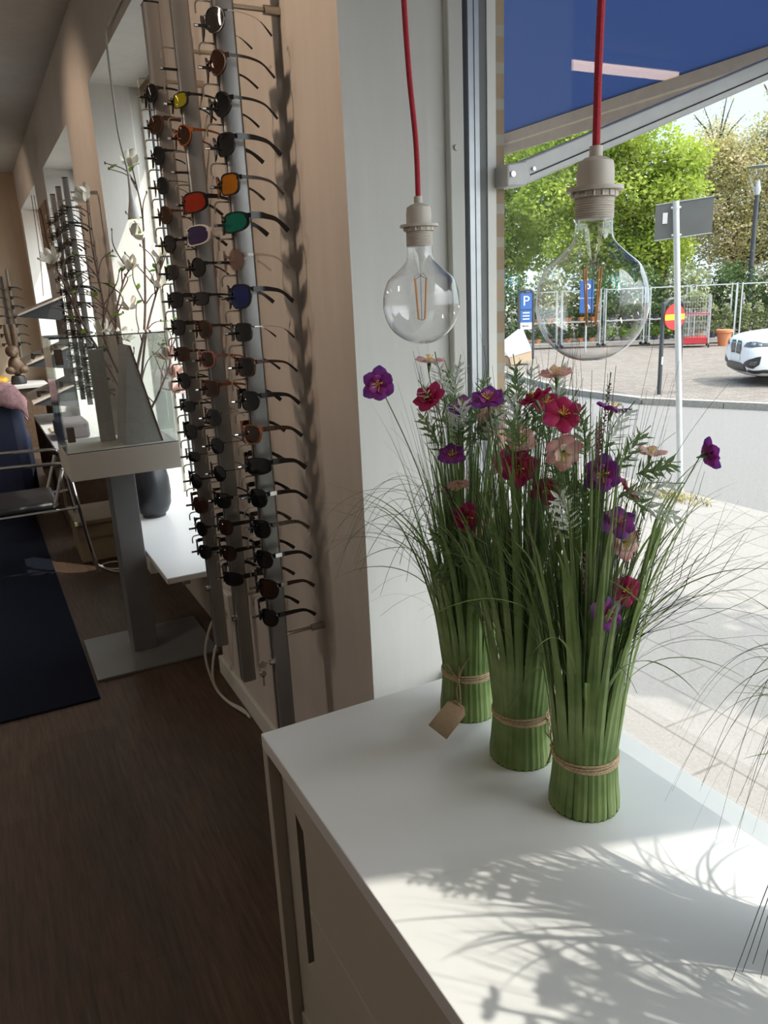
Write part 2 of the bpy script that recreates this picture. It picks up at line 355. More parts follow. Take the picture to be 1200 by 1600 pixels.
def tag(o, label, cat, group=None, kind=None):
    if label: o['label'] = label
    if cat: o['category'] = cat
    if group: o['group'] = group
    if kind: o['kind'] = kind
    return o
def thing(name, label, cat, loc=(0, 0, 0), group=None, rotz=0):
    o = bpy.data.objects.new(name, None); COL.objects.link(o); o.empty_display_size = .05
    o.location = loc; o.rotation_euler = (0, 0, rotz); ORG[o.name] = Vector(loc)
    return tag(o, label, cat, group)
def struct(o): o['kind'] = 'structure'; return o
def dup(root, label=None, group=None, loc=None):
    r = root.copy(); COL.objects.link(r)
    if loc is not None: r.location = loc
    if label: r['label'] = label
    if group: r['group'] = group
    for ch in list(root.children):
        c = ch.copy(); COL.objects.link(c); c.parent = r
        for g in list(ch.children):
            d = g.copy(); COL.objects.link(d); d.parent = c
    return r
def spline(pts, n=12):
    """Catmull-Rom through pts"""
    P = [Vector(p) for p in pts]; P = [P[0] * 2 - P[1]] + P + [P[-1] * 2 - P[-2]]; out = []
    for i in range(1, len(P) - 2):
        a, b, c, d = P[i - 1:i + 3]
        for k in range(n):
            t = k / n
            out.append(.5 * ((2 * b) + (c - a) * t + (2 * a - 5 * b + 4 * c - d) * t * t + (3 * b - a - 3 * c + d) * t ** 3))
    out.append(P[-2]); return out
ORD = ['topmost', 'second', 'third', 'fourth', 'fifth', 'sixth', 'seventh', 'eighth', 'ninth', 'tenth', 'eleventh', 'twelfth', 'thirteenth', 'fourteenth', 'fifteenth', 'sixteenth', 'seventeenth', 'lowest']

# ------------------------------------------------------------------ room shell
GZ = -.58                                                   # street level
XW = .763; XI = 1.03; XF = 1.177                             # room face, back of plaster, outer brick face
YB = -3.0; YE = 10.8; ZC = 3.2; ZH = 2.75; XL = -4.0
OPEN = [(-2.0, 1.60), (3.15, 4.69), (5.71, 7.48), (8.43, 10.5)]
SILL = [.62, .46, .46, .46]
struct(MB().box(XL, XI, YB, YE, -.1, 0).obj('floor', 'floor_wood'))
struct(MB().box(XL - .1, XF, YB - .1, YE + .1, ZC, ZC + .15).obj('ceiling', 'ceiling_paint'))
struct(MB().box(XL - .12, XL, YB, YE, 0, ZC).obj('wall_left', 'lamp_toned_paint'))
struct(MB().box(XL, XF, YB - .12, YB, -.1, ZC).obj('wall_back', 'lamp_toned_paint'))
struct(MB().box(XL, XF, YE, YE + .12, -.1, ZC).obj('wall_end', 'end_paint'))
b = MB(); br = MB()
b.box(XW, XI, YB, YE, ZH, ZC); br.box(XI, XF, YB, YE, ZH - .08, ZC + .6)
edges = [YB] + [y for o in OPEN for y in o] + [YE]
for i in range(0, len(edges), 2):
    y0, y1 = edges[i], edges[i + 1]
    poly = [(XW, y0, 0), (.968, y0, 0), (.974, y0 + .014, 0), (XI, y0 + .014, 0), (XI, y1 - .014, 0), (.974, y1 - .014, 0), (.968, y1, 0), (XW, y1, 0)]
    if i == 0: poly[0:4] = [(XW, y0, 0), (XI, y0, 0)]
    b.prism(poly, (0, 0, 0), (0, 0, ZH))
    br.box(XI, XF, y0, y1, GZ - .2, ZH - .08)
for (y0, y1), zs in zip(OPEN, SILL):
    b.box(.93, XI, y0, y1, 0, zs - .02)
    br.box(XI, XF, y0, y1, GZ - .2, zs - .02)
# room face carries warm lamplight in its colour, sides toward windows stay white
o = b.obj('wall_right', ['lamp_toned_paint', 'reveal_paint'], smooth=False)
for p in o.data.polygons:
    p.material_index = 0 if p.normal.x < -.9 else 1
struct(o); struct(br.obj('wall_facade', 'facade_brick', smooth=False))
def window(n, y0, y1, z0, z1):
    a = y0 - .06; c = y1 + .06
    rings = [('frame', 'frame_white', 1.024, 1.063, .064), ('gasket', 'gasket', 1.063, 1.077, .0615), ('spacer', 'spacer', 1.077, 1.091, .0625), ('spacer', 'gasket', 1.091, 1.094, .0615), ('spacer', 'spacer', 1.094, 1.106, .0625),
             ('outer_gasket', 'frame_grey', 1.106, 1.126, .0615), ('outer_frame', 'frame_white', 1.126, 1.150, .065)]
    root = None
    for nm, mt, x0, x1, d in rings:
        q = MB()
        q.box(x0, x1, a, a + d, z0, z1 + .08); q.box(x0, x1, c - d, c, z0, z1 + .08)
        q.box(x0, x1, a + d, c - d, z1 + .08 - d, z1 + .08); q.box(x0, x1, a + d, c - d, z0, z0 + .015)
        if root is None:
            root = struct(q.obj('window_%d' % n, mt, smooth=False, bevel=.003))
        else: q.obj(nm, mt, root, smooth=False)
    MB().box(.98, 1.150, a + .066, c - .066, z0 + .0155, z0 + .028).obj('sill_board', 'frame_white', root, smooth=False, bevel=.002)
    MB().box(1.0685, 1.0715, a + .055, c - .055, z0 + .028, z1 + .025).obj('pane', 'window_glass', root, smooth=False)
    return root
for i, (o, s) in enumerate(zip(OPEN, SILL)):
    wd = window(i + 1, o[0], o[1], s, ZH)
    if i == 0:
        q = MB(); q.lathe([(0, -.004), (.006, -.004), (.007, -.001), (.007, .001)], 16, (1.040, 1.5955, 1.928), axis='y'); q.obj('screw_cap', 'frame_white', wd)
        MB().box(1.150, 1.172, o[0], o[1], .60, .618).obj('outer_sill', 'frame_white', wd, smooth=False)
# baseboards
struct(MB().box(XW - .018, XW, 1.60, 3.15, 0, .085).box(XW - .018, XW + .1, 3.15, 3.168, 0, .085).obj('baseboard_right', 'frame_white', smooth=False, bevel=.004))
struct(MB().box(XW - .018, XW, 4.69, 5.71, 0, .085).obj('baseboard_right_rear', 'frame_white', smooth=False, bevel=.004))
struct(MB().box(XL, XW, YE - .018, YE, 0, .085).obj('baseboard_end', 'frame_white', smooth=False))

# ------------------------------------------------------------------ street outside
struct(MB().box(XF, 6.5, -30, 60, GZ - .3, GZ).obj('ground_sidewalk', 'sidewalk_slabs', smooth=False))
def strip(name, mat, pts, z):
    return struct(MB().prism([(x, y, 0) for x, y in pts], (0, 0, z - .3), (0, 0, z)).obj(name, mat, smooth=False))
strip('ground_road', 'asphalt', [(6.5, -40), (18, -40), (18, 90), (6.5, 90)], GZ - .015)
# raised parking lot with a bending kerb
kp = [(16.5, -9), (13.3, 4.5), (12.2, 7.7), (11.5, 9.2), (10.9, 10.5), (10.9, 12.5), (11.8, 15.5), (13, 20), (16, 30), (22, 60)]
lotp = kp + [(90, 60), (90, -9)]
strip('ground_lot', 'lot_paving', lotp, GZ + .09)
kb = MB()
kk = [Vector((x, y, 0)) for x, y in kp]
for a, c in zip(kk[:-1], kk[1:]):
    d = (c - a).normalized(); nn = Vector((-d.y, d.x, 0))
    L = (c - a).length; n = max(1, int(L / 1.0))
    for i in range(n):
        p = a + d * (L * i / n); q = a + d * (L * (i + 1) / n - .012)
        kb.bar(p + Vector((0, 0, GZ + .04)), q + Vector((0, 0, GZ + .04)), .16, .13)
struct(kb.obj('trim_kerb', 'kerb_stone', smooth=False))
struct(MB().box(-120, 260, -160, 260, GZ - .5, GZ - .31).obj('ground_far', 'ground_far', smooth=False))

# ------------------------------------------------------------------ white cabinet under the window
cab = thing('cabinet', 'long low white cabinet under the shop window carrying the grass bundles', 'cabinet', (.80, .6, 0))
DX0, DX1, DY0, DY1, DT = .392, .972, -1.2, 1.374, .758
MB().box(DX0, DX1, DY0, DY1, DT - .032, DT).obj('top', 'white_laminate', cab, smooth=False, bevel=.0022)
MB().box(DX0, DX1 - .05, DY1 - .030, DY1, 0, DT - .032).obj('side_panel', 'cabinet_shaded_white', cab, smooth=False, bevel=.002)
MB().box(DX0, DX1 - .05, DY0, DY0 + .030, 0, DT - .032).obj('side_panel', 'cabinet_shaded_white', cab, smooth=False, bevel=.002)
MB().box(DX0 + .026, DX0 + .042, 1.275, DY1 - .030, .0, DT - .032).obj('filler_panel', 'cabinet_shaded_white', cab, smooth=False)
MB().box(DX0 + .09, DX1 - .06, DY0 + .030, DY1 - .030, .02, DT - .032).obj('carcass', 'gap_black', cab, smooth=False)  # blackened to give the shade inside the open gap beside the drawers
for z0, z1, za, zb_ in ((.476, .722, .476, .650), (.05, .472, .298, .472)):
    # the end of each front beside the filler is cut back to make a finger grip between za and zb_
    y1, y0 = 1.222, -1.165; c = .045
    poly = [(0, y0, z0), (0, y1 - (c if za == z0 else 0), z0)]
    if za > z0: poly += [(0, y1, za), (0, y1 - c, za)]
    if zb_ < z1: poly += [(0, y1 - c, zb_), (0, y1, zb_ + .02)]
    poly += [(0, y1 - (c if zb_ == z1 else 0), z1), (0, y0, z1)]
    MB().prism(poly, (DX0 + .006, 0, 0), (DX0 + .022, 0, 0)).obj('drawer', 'cabinet_shaded_white', cab, smooth=False, bevel=.0012)
MB().box(DX0 + .02, DX1 - .1, DY0 + .030, DY1 - .030, 0, .045).obj('plinth', 'cabinet_shaded_white', cab, smooth=False)

# ------------------------------------------------------------------ pendant lamps
ZS_ = lambda z: z if z < .04 else .04 + (z - .04) * .87      # true heights above the globe centre
def pendant(c, cord, label):
    x, y, z = c
    t = thing('pendant_lamp', label, 'lamp', (x, y, z), 'red corded pendant bulbs in the shop window')
    MB().tube(spline([(x, y, z + .1555)] + cord, 10), .0042, 10).obj('cord', 'red_cord', t)
    s = MB().lathe([(r_, ZS_(z_)) for r_, z_ in [(.0001, .184), (.0068, .184), (.0072, .172), (.012, .1705), (.0185, .166), (.0200, .155), (.0200, .137), (.0001, .137)]], 40, c).obj('socket', 'socket_plastic', t)
    MB().lathe([(r_, ZS_(z_)) for r_, z_ in [(.0205, .137), (.0303, .1365), (.0306, .134), (.0303, .1320), (.022, .1315)]], 48, c).obj('collar', 'socket_plastic', s)
    q = MB().lathe([(r_, ZS_(z_)) for r_, z_ in [(.0222, .1315), (.0238, .131), (.0238, .125), (.0215, .1242)]], 40, c)
    for k in range(16):
        a = 2 * pi * k / 16; q.box(x + .0236 * cos(a) - .0012, x + .0236 * cos(a) + .0012, y + .0236 * sin(a) - .0012, y + .0236 * sin(a) + .0012, z + ZS_(.1250), z + ZS_(.131))
    q.obj('nut', 'socket_plastic', s)
    pr = []
    for k in range(9):
        zz = .1242 - k * .0028; pr += [(.0204, zz), (.0212, zz - .0008), (.0212, zz - .0016), (.0204, zz - .0026)]
    pr += [(.0001, pr[-1][1])]
    MB().lathe([(r_, ZS_(z_)) for r_, z_ in pr], 40, c).obj('thread', 'socket_plastic', s)
    # glass: neck flaring into a globe
    key = [(.0001, -.0625), (.017, -.0602), (.033, -.0531), (.0475, -.0406), (.0575, -.0245), (.0622, -.006), (.0624, .006), (.0600, .0236), (.0523, .0418), (.0396, .0545), (.0298, .0645), (.0238, .072), (.0212, .080), (.0204, .090), (.0203, .1)]
    prof = [(max(.0001, p.x), p.z) for p in spline([(a, 0, b_) for a, b_ in key], 4)]
    prof = [(r_, ZS_(z_)) for r_, z_ in prof]
    g = MB().lathe(prof, 64, c).obj('bulb', 'bulb_glass', t, angle=80)
    MB().lathe([(.011, .088), (.0095, .076), (.0055, .058), (.0035, .050), (.0028, .046), (.0001, .045)], 24, c).obj('stem', 'bulb_glass', g, angle=80)
    wq = MB(); fl = MB()
    a = .35
    for sgn in (-1, 1):
        dx, dy = cos(a) * sgn, sin(a) * sgn
        top = (x + dx * .0155, y + dy * .0155, z + .043); bot = (x + dx * .009, y + dy * .009, z - .022)
        wq.tube([(x, y, z + .046), (x + dx * .006, y + dy * .006, z + .050), top], .0005, 5)
        fl.tube([top, bot], .0009, 7)
        top2 = (x - dy * .011, y + dx * .011, z + .041); bot2 = (x - dy * .006, y + dx * .006, z - .022)
        wq.tube([(x, y, z + .046), top2], .0005, 5); fl.tube([top2, bot2], .0009, 7)
        wq.tube([bot, (x, y, z - .024), bot2], .0005, 5)
    wq.tube([(x, y, z + .05), (x, y, z - .024)], .0006, 5)
    wq.obj('support_wire', 'wire_mat', g); fl.obj('filament', 'filament_mat', g)
    cr = MB().lathe([(.0001, ZC), (.045, ZC), (.045, ZC - .02), (.012, ZC - .045), (.0001, ZC - .045)], 32, (cord[-1][0], cord[-1][1], 0)).obj('canopy', 'socket_plastic', t)
    return t
pendant((.6583, 1.121, 1.598), [(.6572, 1.121, 1.84), (.648, 1.121, 1.95), (.643, 1.121, 2.10), (.645, 1.121, 2.4), (.65, 1.12, 3.17)], 'clear globe bulb on a red cord hanging nearest the white window reveal')
pendant((.6276, .6884, 1.596), [(.6276, .6884, 1.84), (.629, .688, 1.94), (.623, .688, 2.02), (.622, .688, 2.4), (.625, .69, 3.17)], 'larger looking clear globe bulb on a red cord, hanging in front of the street view')

# ------------------------------------------------------------------ faux grass bundles
BK = .862; NT = .62
def petal(q, length, width, base, tilt, az, curl, cup=.25, n=6):
    """one curved petal rooted near the axis, added to q around local +z"""
    ca, sa = cos(az), sin(az); side = Vector((-sa, ca, 0)); rad = Vector((ca, sa, 0)); vs = []; m_ = 5
    p = rad * base; ang = tilt
    for i in range(n + 1):
        t = i / n; wd = width * (sin(pi * min(1, t * .80 + .12)) ** .7) * (1 if t < .97 else .35)
        d = rad * cos(ang) + Vector((0, 0, 1)) * sin(ang); nn = d.cross(side)
        for j in range(m_):
            u = (j / (m_ - 1) - .5) * 2
            vs.append(p + side * wd * .5 * u + nn * (-cup * wd * u * u * .5) + nn * .0012 * sin(u * 7 + i))
        p = p + d * length / n; ang += curl / n
    q.add(vs, [(i * m_ + j, i * m_ + j + 1, (i + 1) * m_ + j + 1, (i + 1) * m_ + j) for i in range(n) for j in range(m_ - 1)])
FLOWER = {}
def flower_mesh(kind, seed):
    key = (kind, seed)
    if key in FLOWER: return FLOWER[key]
    r = random.Random(seed); q = MB(); s_ = MB()
    for k in range(6): petal(q, r.uniform(.029, .036), r.uniform(.027, .033), .003, r.uniform(.35, .6), 2 * pi * k / 6 + r.uniform(-.15, .15), r.uniform(-.9, -.3))
    if seed % 2 == 0:
        for k in range(4): petal(q, .023, .022, .002, r.uniform(.8, 1.0), 2 * pi * k / 4 + .4, r.uniform(-.6, -.1))
    for k in range(9):
        a = r.uniform(0, 6.28); e = r.uniform(.3, 1.0)
        s_.tube([(0, 0, .002), (.009 * cos(a) * e, .009 * sin(a) * e, .012), (.013 * cos(a) * e, .013 * sin(a) * e, .016)], [.0005, .0005, .0009], 5)
    fo = q.obj('flower', 'petal_' + kind, smooth=True, angle=80); so_ = s_.obj('stamens', 'stamen')
    fo.data.use_fake_user = True
    FLOWER[key] = (fo.data, so_.data)
    bpy.data.objects.remove(fo); bpy.data.objects.remove(so_)
    return FLOWER[key]
COLW = {'purple': 'purple', 'red': 'crimson', 'pink': 'pale pink'}
def add_flower(root, kind, pos, nrm, seed, scale=1.0):
    fm, sm = flower_mesh(kind, seed)
    o = bpy.data.objects.new('flower', fm); COL.objects.link(o); o.parent = root
    o.location = Vector(pos) - ORG[root.name]
    o.rotation_euler = Vector(nrm).normalized().to_track_quat('Z', 'X').to_euler(); o.scale = (scale,) * 3
    o['label'] = COLW[kind] + ' fabric flower with yellow stamens'
    s = bpy.data.objects.new('stamens', sm); COL.objects.link(s); s.parent = o
    return o
def grass_bundle(base, label, seed, flowers, sprigs, n_strap=40, n_fine=170, height=.86, tag_card=False, twine_gap=0, lean=(0, 0), droop=.25, strap_out=.5, extra=(), thin_rad=.052, dark=.35):
    r = random.Random(seed); bx, by, bz = base
    t = thing('grass_bundle', label, 'artificial plant', base, None)
    B = Vector(base)      # laid out around a nominal table height, set down at true size below
    # woven foot
    q = MB(); n = 30; prof = [(.0665, 0.0), (.068, .006), (.0665, .02), (.063, .05), (.060, .09), (.059, .13), (.060, .18)]
    q.lathe([(.0001, .001)] + [(a * .965, z) for a, z in prof] + [(.0001, .18)], 48, base)
    q.obj('foot', 'base_green', t)
    q = MB(); q.tube([(bx + .0672 * cos(a_ * pi / 20), by + .0672 * sin(a_ * pi / 20), bz + .0022) for a_ in range(41)], .0022, 6); q.obj('foot_rim', 'f_green_dark', t)
    q = MB()
    for k in range(n):
        a = 2 * pi * k / n + r.uniform(-.03, .03); rad = Vector((cos(a), sin(a), 0)); side = Vector((-sin(a), cos(a), 0))
        wf = r.uniform(.0066, .0084)
        end = r.uniform(.42, .62) * height / .86; pts = []; ws = []
        out = r.uniform(.045, .085) * (1 + strap_out * .4); tw = r.uniform(-.35, .35)
        steps = [0, .02, .05, .09, .13, .18, .25, .33, .41, .49, .56]
        for z in steps:
            zz = z / .56 * end if z > .18 else z
            if z <= .13:
                rr = [p_[0] for p_ in prof if abs(p_[1] - z) < .012][0] + .0012
            else:
                u = (zz - .13) / max(.01, end - .13); rr = .0625 + .016 * u + out * u * u * .7
            az = a + tw * (max(0, zz - .13) / end) ; pts.append(B + Vector((cos(az) * rr + lean[0] * zz, sin(az) * rr + lean[1] * zz, zz)))
            ws.append(wf * (1 if z < .33 else 1 - .45 * (z - .33) / .23))
        # free tip: arcs over outwards
        L = r.uniform(.08, .20); d = (pts[-1] - pts[-2]).normalized(); p = pts[-1]
        bend = r.uniform(.2, 1.0) * (1 + strap_out)
        for j in range(6):
            hd = Vector((d.x, d.y, 0)); hd = hd.normalized() if hd.length > 1e-4 else rad
            d = (d + (hd * .55 - Vector((0, 0, .45))) * bend * .16).normalized(); p = p + d * L / 6
            pts.append(p); ws.append(ws[len(steps) - 1] * (1 - (j + 1) / 6.3))
        q.ribbon(pts, ws, side, .28)
    q.obj('strap_leaves', 'strap_leaf', t, angle=20)
    # inner filling of upright leaves
    q = MB()
    for k in range(84):
        a = r.uniform(0, 2 * pi); r0 = r.uniform(.005, .054); rad = Vector((cos(a), sin(a), 0)); h = r.uniform(.38, .78) * height / .86
        o_ = r.uniform(0, .075); pts = []; ws = []; wf = r.uniform(.0035, .0055)
        for j in range(9):
            u = j / 8; pts.append(B + rad * (r0 + o_ * u * u) + Vector((lean[0] * u * h, lean[1] * u * h, .12 + (h - .12) * u))); ws.append(wf * (1 - .85 * u ** 3))
        q.ribbon(pts, ws, (-sin(a), cos(a), 0), .3)
    q.obj('inner_leaves', 'strap_leaf', t, angle=20)
    # long arching straps that start high and fall over
    q = MB()
    for k in range(int(16 * (1 + strap_out))):
        a = r.uniform(0, 2 * pi); rad = Vector((cos(a), sin(a), 0)); side = Vector((-sin(a), cos(a), 0))
        p = B + rad * .062 + Vector((0, 0, r.uniform(.25, .36))); d = (Vector((0, 0, 1)) + rad * r.uniform(.08, .28)).normalized(); pts = [p]; L = r.uniform(.26, .42); wf = r.uniform(.0035, .0052); ws = [wf]
        bend = r.uniform(.10, .30)
        for j in range(14):
            d = (d + rad * bend * .55 - Vector((0, 0, bend * .5 * (j / 9)))).normalized(); p = p + d * L / 14; pts.append(p); ws.append(wf * (1 - ((j + 1) / 14.2) ** 1.6))
        q.ribbon(pts, ws, side, .3)
    q.obj('arching_leaves', 'strap_leaf', t, angle=20)
    # fine grass
    qs = [MB(), MB()]
    for k in range(n_fine):
        a = r.uniform(0, 2 * pi); r0 = thin_rad * sqrt(r.uniform(0, 1)); rad = Vector((cos(a), sin(a), 0))
        p = B + rad * r0 + Vector((0, 0, r.uniform(.2, .34))); spread = (r0 / thin_rad) * r.uniform(.03, .30)
        d = (Vector((lean[0], lean[1], 1)) + rad * spread).normalized()
        L = r.uniform(.35, 1.0) * (height - .25); dr = r.random()
        bend = 0.01 if dr > droop else r.uniform(.05, .22)
        if dr <= droop: L *= r.uniform(.75, 1.1)
        pts = [p]; wf = r.uniform(.0009, .0016); ws = [wf]; jit = Vector((r.uniform(-.02, .02), r.uniform(-.02, .02), 0))
        K = 12
        for j in range(K):
            d = (d + rad * bend * .6 + jit * .4 - Vector((0, 0, bend * (j / K) * 1.3))).normalized(); p = p + d * L / K
            if p.z < bz + .012: p.z = bz + .012
            if p.x > 1.118: p.x = 1.118
            pts.append(p); ws.append(wf * (1 - .7 * (j + 1) / K))
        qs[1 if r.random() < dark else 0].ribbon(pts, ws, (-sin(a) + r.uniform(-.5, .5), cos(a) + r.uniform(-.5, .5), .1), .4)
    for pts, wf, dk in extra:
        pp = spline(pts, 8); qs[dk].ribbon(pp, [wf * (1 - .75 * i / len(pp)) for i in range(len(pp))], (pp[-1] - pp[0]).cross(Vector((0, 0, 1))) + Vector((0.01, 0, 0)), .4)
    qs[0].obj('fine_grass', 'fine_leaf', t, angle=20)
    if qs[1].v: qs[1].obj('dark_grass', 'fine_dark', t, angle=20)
    # flowers on wiry stems
    q = MB()
    for i, (kind, pos, nrm) in enumerate(flowers):
        pos = Vector(pos); nrm = Vector(nrm).normalized(); add_flower(t, kind, pos, nrm, i % 4, r.uniform(.85, 1.05))
        h = (pos - B); foot_ = B + Vector((h.x * .18, h.y * .18, .22)); foot_.x = B.x + max(-.04, min(.04, foot_.x - B.x)); foot_.y = B.y + max(-.04, min(.04, foot_.y - B.y))
        mid = foot_.lerp(pos, .6) - Vector((h.x, h.y, 0)) * .15
        q.tube(spline([foot_, mid, pos - nrm * .02 - Vector((0, 0, .006)), pos - nrm * .002], 6), .0011, 6)
        q.lathe([(.0012, -.022), (.0026, -.014), (.0038, -.004), (.003, .002)], 8, (0, 0, 0))
        rot = nrm.to_track_quat('Z', 'X').to_matrix()
        for j in range(len(q.v) - 32, len(q.v)): q.v[j] = tuple(rot @ Vector(q.v[j]) + pos)
    q.obj('flower_stems', 'stem_green', t)
    # pale sprigs and heather spikes
    sprigs = list(sprigs)
    for k in range(7):
        a = r.uniform(0, 2 * pi); rd = r.uniform(.02, .075); sprigs.append((r.choice(['white', 'leaf', 'white', 'leaf', 'heather']), (bx + rd * cos(a), by + rd * sin(a), bz + r.uniform(.58, .76)), (cos(a) * .5, sin(a) * .5, 1), r.uniform(.08, .11)))
    for kind, pos, nrm, L in sprigs:
        pos = Vector(pos); nrm = Vector(nrm).normalized(); qq = MB(); mats = {'white': ['stem_green', 'sprig_leaf', 'sprig_white'], 'leaf': ['stem_green', 'sprig_leaf', 'sprig_leaf'], 'heather': ['stem_green', 'heather', 'heather']}[kind]
        h = pos - B; qq.tube(spline([B + Vector((h.x * .2, h.y * .2, .25)), B + Vector((h.x * .6, h.y * .6, max(.3, (pos.z - bz) * .7))), pos, pos + nrm * L], 6), .001, 5, 0)
        u0 = nrm.cross(Vector((.3, .5, .8))).normalized(); v0 = nrm.cross(u0)
        nleaf = 34 if kind != 'heather' else 46
        for k in range(nleaf):
            f = k / nleaf; a = k * 2.4 + r.uniform(-.3, .3); rd = u0 * cos(a) + v0 * sin(a); p0 = pos + nrm * (f - .25) * L
            ll = (.024 * (1 - .35 * f) + .008) if kind != 'heather' else .007; dd = (rd * .85 + nrm * .55).normalized()
            qq.ribbon([p0, p0 + dd * ll * .5 + rd * .001, p0 + dd * ll], [.0008, .0042 if kind != 'heather' else .0022, .0005], dd.cross(rd) if dd.cross(rd).length > .05 else u0, .3, 1 if (kind != 'white' or f < .22) else 2)
        qq.obj({'white': 'white_sprig', 'leaf': 'leafy_sprig', 'heather': 'heather_spike'}[kind], mats, t, angle=20)
    # twine
    q = MB(); tz = bz + .112
    for k in range(4):
        zz = tz + (k - 1.5) * .0034; q.tube([(bx + .0630 * cos(a_ * pi / 20), by + .0630 * sin(a_ * pi / 20), zz + .003 * sin(a_ * pi / 20 + k)) for a_ in range(41)], .0024, 6)
    q.obj('twine', 'jute', t)
    t.location = (bx * BK, by * BK, DT); t.scale = (BK, BK, BK)
    return t, tz
# orientation helpers for flower faces
TO_CAM = Vector((-.62, -.75, .25)); UPF = Vector((0, 0, 1))
f3 = [('pink', (.849, 1.01, 1.475), (-.1, -.1, 1)), ('red', (.842, .985, 1.412), (-.5, -.7, .5)), ('pink', (.850, .99, 1.350), (-.4, -.6, -.2)), ('purple', (.965, 1.0, 1.405), (.3, -.1, .9)),
      ('purple', (.915, .965, 1.306), (-.58, -.75, .12)), ('purple', (.945, .955, 1.214), (-.4, -.6, .75)), ('pink', (.965, .96, 1.175), (-.2, -.8, .3)), ('pink', (1.062, 1.0, 1.315), (.0, -.2, 1)),
      ('purple', (1.105, .91, 1.322), (.85, -.2, .1)), ('red', (.968, .955, 1.085), (-.4, -.7, .1)), ('purple', (.905, .935, 1.06), (-.2, -.8, .55)), ('red', (1.03, 1.02, 1.245), (.5, -.4, .5)), ('red', (.845, 1.06, 1.43), (-.4, .2, .8))]
f2 = [('purple', (.845, 1.20, 1.415), (-.3, -.4, .85)), ('red', (.945, 1.15, 1.235), (-.6, -.7, -.1)), ('red', (.888, 1.16, 1.285), (-.7, -.6, .2)), ('red', (.96, 1.17, 1.40), (-.3, -.6, .8)), ('pink', (.90, 1.17, 1.335), (-.2, -.6, .6))]
f1 = [('purple', (.702, 1.37, 1.445), (-.55, -.75, .1)), ('pink', (.846, 1.414, 1.475), (.05, -.1, 1)), ('red', (.823, 1.38, 1.405), (-.6, -.3, .6)), ('purple', (.862, 1.36, 1.280), (-.3, -.5, .7)), ('pink', (.869, 1.35, 1.223), (-.1, -.5, -.8)),
      ('purple', (.915, 1.40, 1.375), (-.4, -.4, .7)), ('pink', (.965, 1.36, 1.345), (-.5, -.7, .2)), ('pink', (.99, 1.36, 1.31), (.2, -.6, .8)), ('red', (1.0, 1.36, 1.245), (-.3, -.8, .3)), ('pink', (.915, 1.33, 1.12), (.2, -.7, -.3)), ('red', (.885, 1.34, 1.145), (-.4, -.8, .1))]
s3 = [('white', (1.0, .98, 1.255), (.75, -.3, .1), .10), ('white', (1.02, .97, 1.23), (.7, -.3, -.35), .09), ('white', (.93, .97, 1.36), (.5, -.2, .8), .08), ('leaf', (.99, 1.0, 1.31), (.6, 0, .5), .09), ('leaf', (.88, .97, 1.36), (-.3, 0, .9), .08),
      ('heather', (.985, .955, 1.14), (.1, -.1, 1), .08), ('heather', (.87, .95, 1.12), (-.1, -.1, 1), .08), ('leaf', (1.03, .98, 1.29), (.9, -.1, .1), .08)]
s2 = [('leaf', (.91, 1.19, 1.40), (-.15, 0, 1), .10), ('white', (.94, 1.2, 1.39), (.1, 0, 1), .10), ('white', (.90, 1.18, 1.36), (-.4, -.1, .9), .08), ('leaf', (.95, 1.18, 1.34), (.2, 0, 1), .10), ('leaf', (.89, 1.16, 1.32), (-.5, -.2, .8), .09),
      ('heather', (.90, 1.14, 1.13), (0, -.1, 1), .09), ('heather', (.96, 1.14, 1.10), (0, -.1, 1), .09), ('white', (.985, 1.18, 1.40), (.2, -.1, 1), .09), ('leaf', (.92, 1.13, 1.02), (0, -.2, 1), .06), ('leaf', (.98, 1.13, .98), (.2, -.2, 1), .06)]
s1 = [('white', (.865, 1.39, 1.40), (-.2, 0, 1), .10), ('white', (.85, 1.38, 1.36), (-.5, 0, .8), .10), ('white', (.885, 1.38, 1.40), (.2, 0, 1), .09), ('white', (.88, 1.36, 1.33), (-.1, -.4, .8), .09), ('leaf', (.89, 1.36, 1.32), (.3, -.2, .8), .10), ('leaf', (.92, 1.36, 1.31), (.5, -.3, .5), .09), ('leaf', (.84, 1.38, 1.31), (-.5, 0, .8), .09), ('white', (.94, 1.36, 1.32), (.1, -.5, .4), .08),
      ('leaf', (.855, 1.36, 1.07), (-.6, -.1, .6), .09), ('leaf', (.87, 1.36, 1.04), (-.5, -.2, .8), .07), ('leaf', (.85, 1.37, 1.0), (-.5, -.2, .5), .06), ('heather', (.855, 1.35, 1.16), (-.3, -.1, 1), .08), ('heather', (.93, 1.33, 1.14), (0, -.1, 1), .08)]
def arcs(seed, origin, n, az0, az1, rise, reach, drop, zmin):
    r = random.Random(seed); out_ = []
    for k in range(n):
        a = r.uniform(az0, az1); d = Vector((cos(a), sin(a), 0)); re = reach * r.uniform(.55, 1.1); ri = rise * r.uniform(.5, 1.2); o_ = Vector(origin) + Vector((r.uniform(-.03, .03), r.uniform(-.03, .03), r.uniform(-.05, .05)))
        dr = drop * r.uniform(.5, 1.15); pts_ = []
        for j in range(9):
            t_ = j / 8; p_ = o_ + d * re * (t_ ** .9) + Vector((0, 0, ri * 1.25 * sin(pi * min(1, t_ * .62)) - (ri * .9 + dr) * t_ ** 2.6)); p_.z = max(p_.z, zmin + .004 * j); pts_.append(p_)
        for p_ in pts_: p_.x = min(p_.x, 1.115)
        out_.append((pts_, r.uniform(.0014, .0024), 1 if r.random() < .5 else 0))
    return out_
b1, z1_ = grass_bundle((.937, 1.425, NT), 'grass bundle standing farthest from the camera, with a brown card tag tied on', 11, f1, s1, n_fine=220, height=.84, extra=arcs(3, (.90, 1.40, 1.12), 16, 2.6, 3.9, .12, .34, .1, .8))
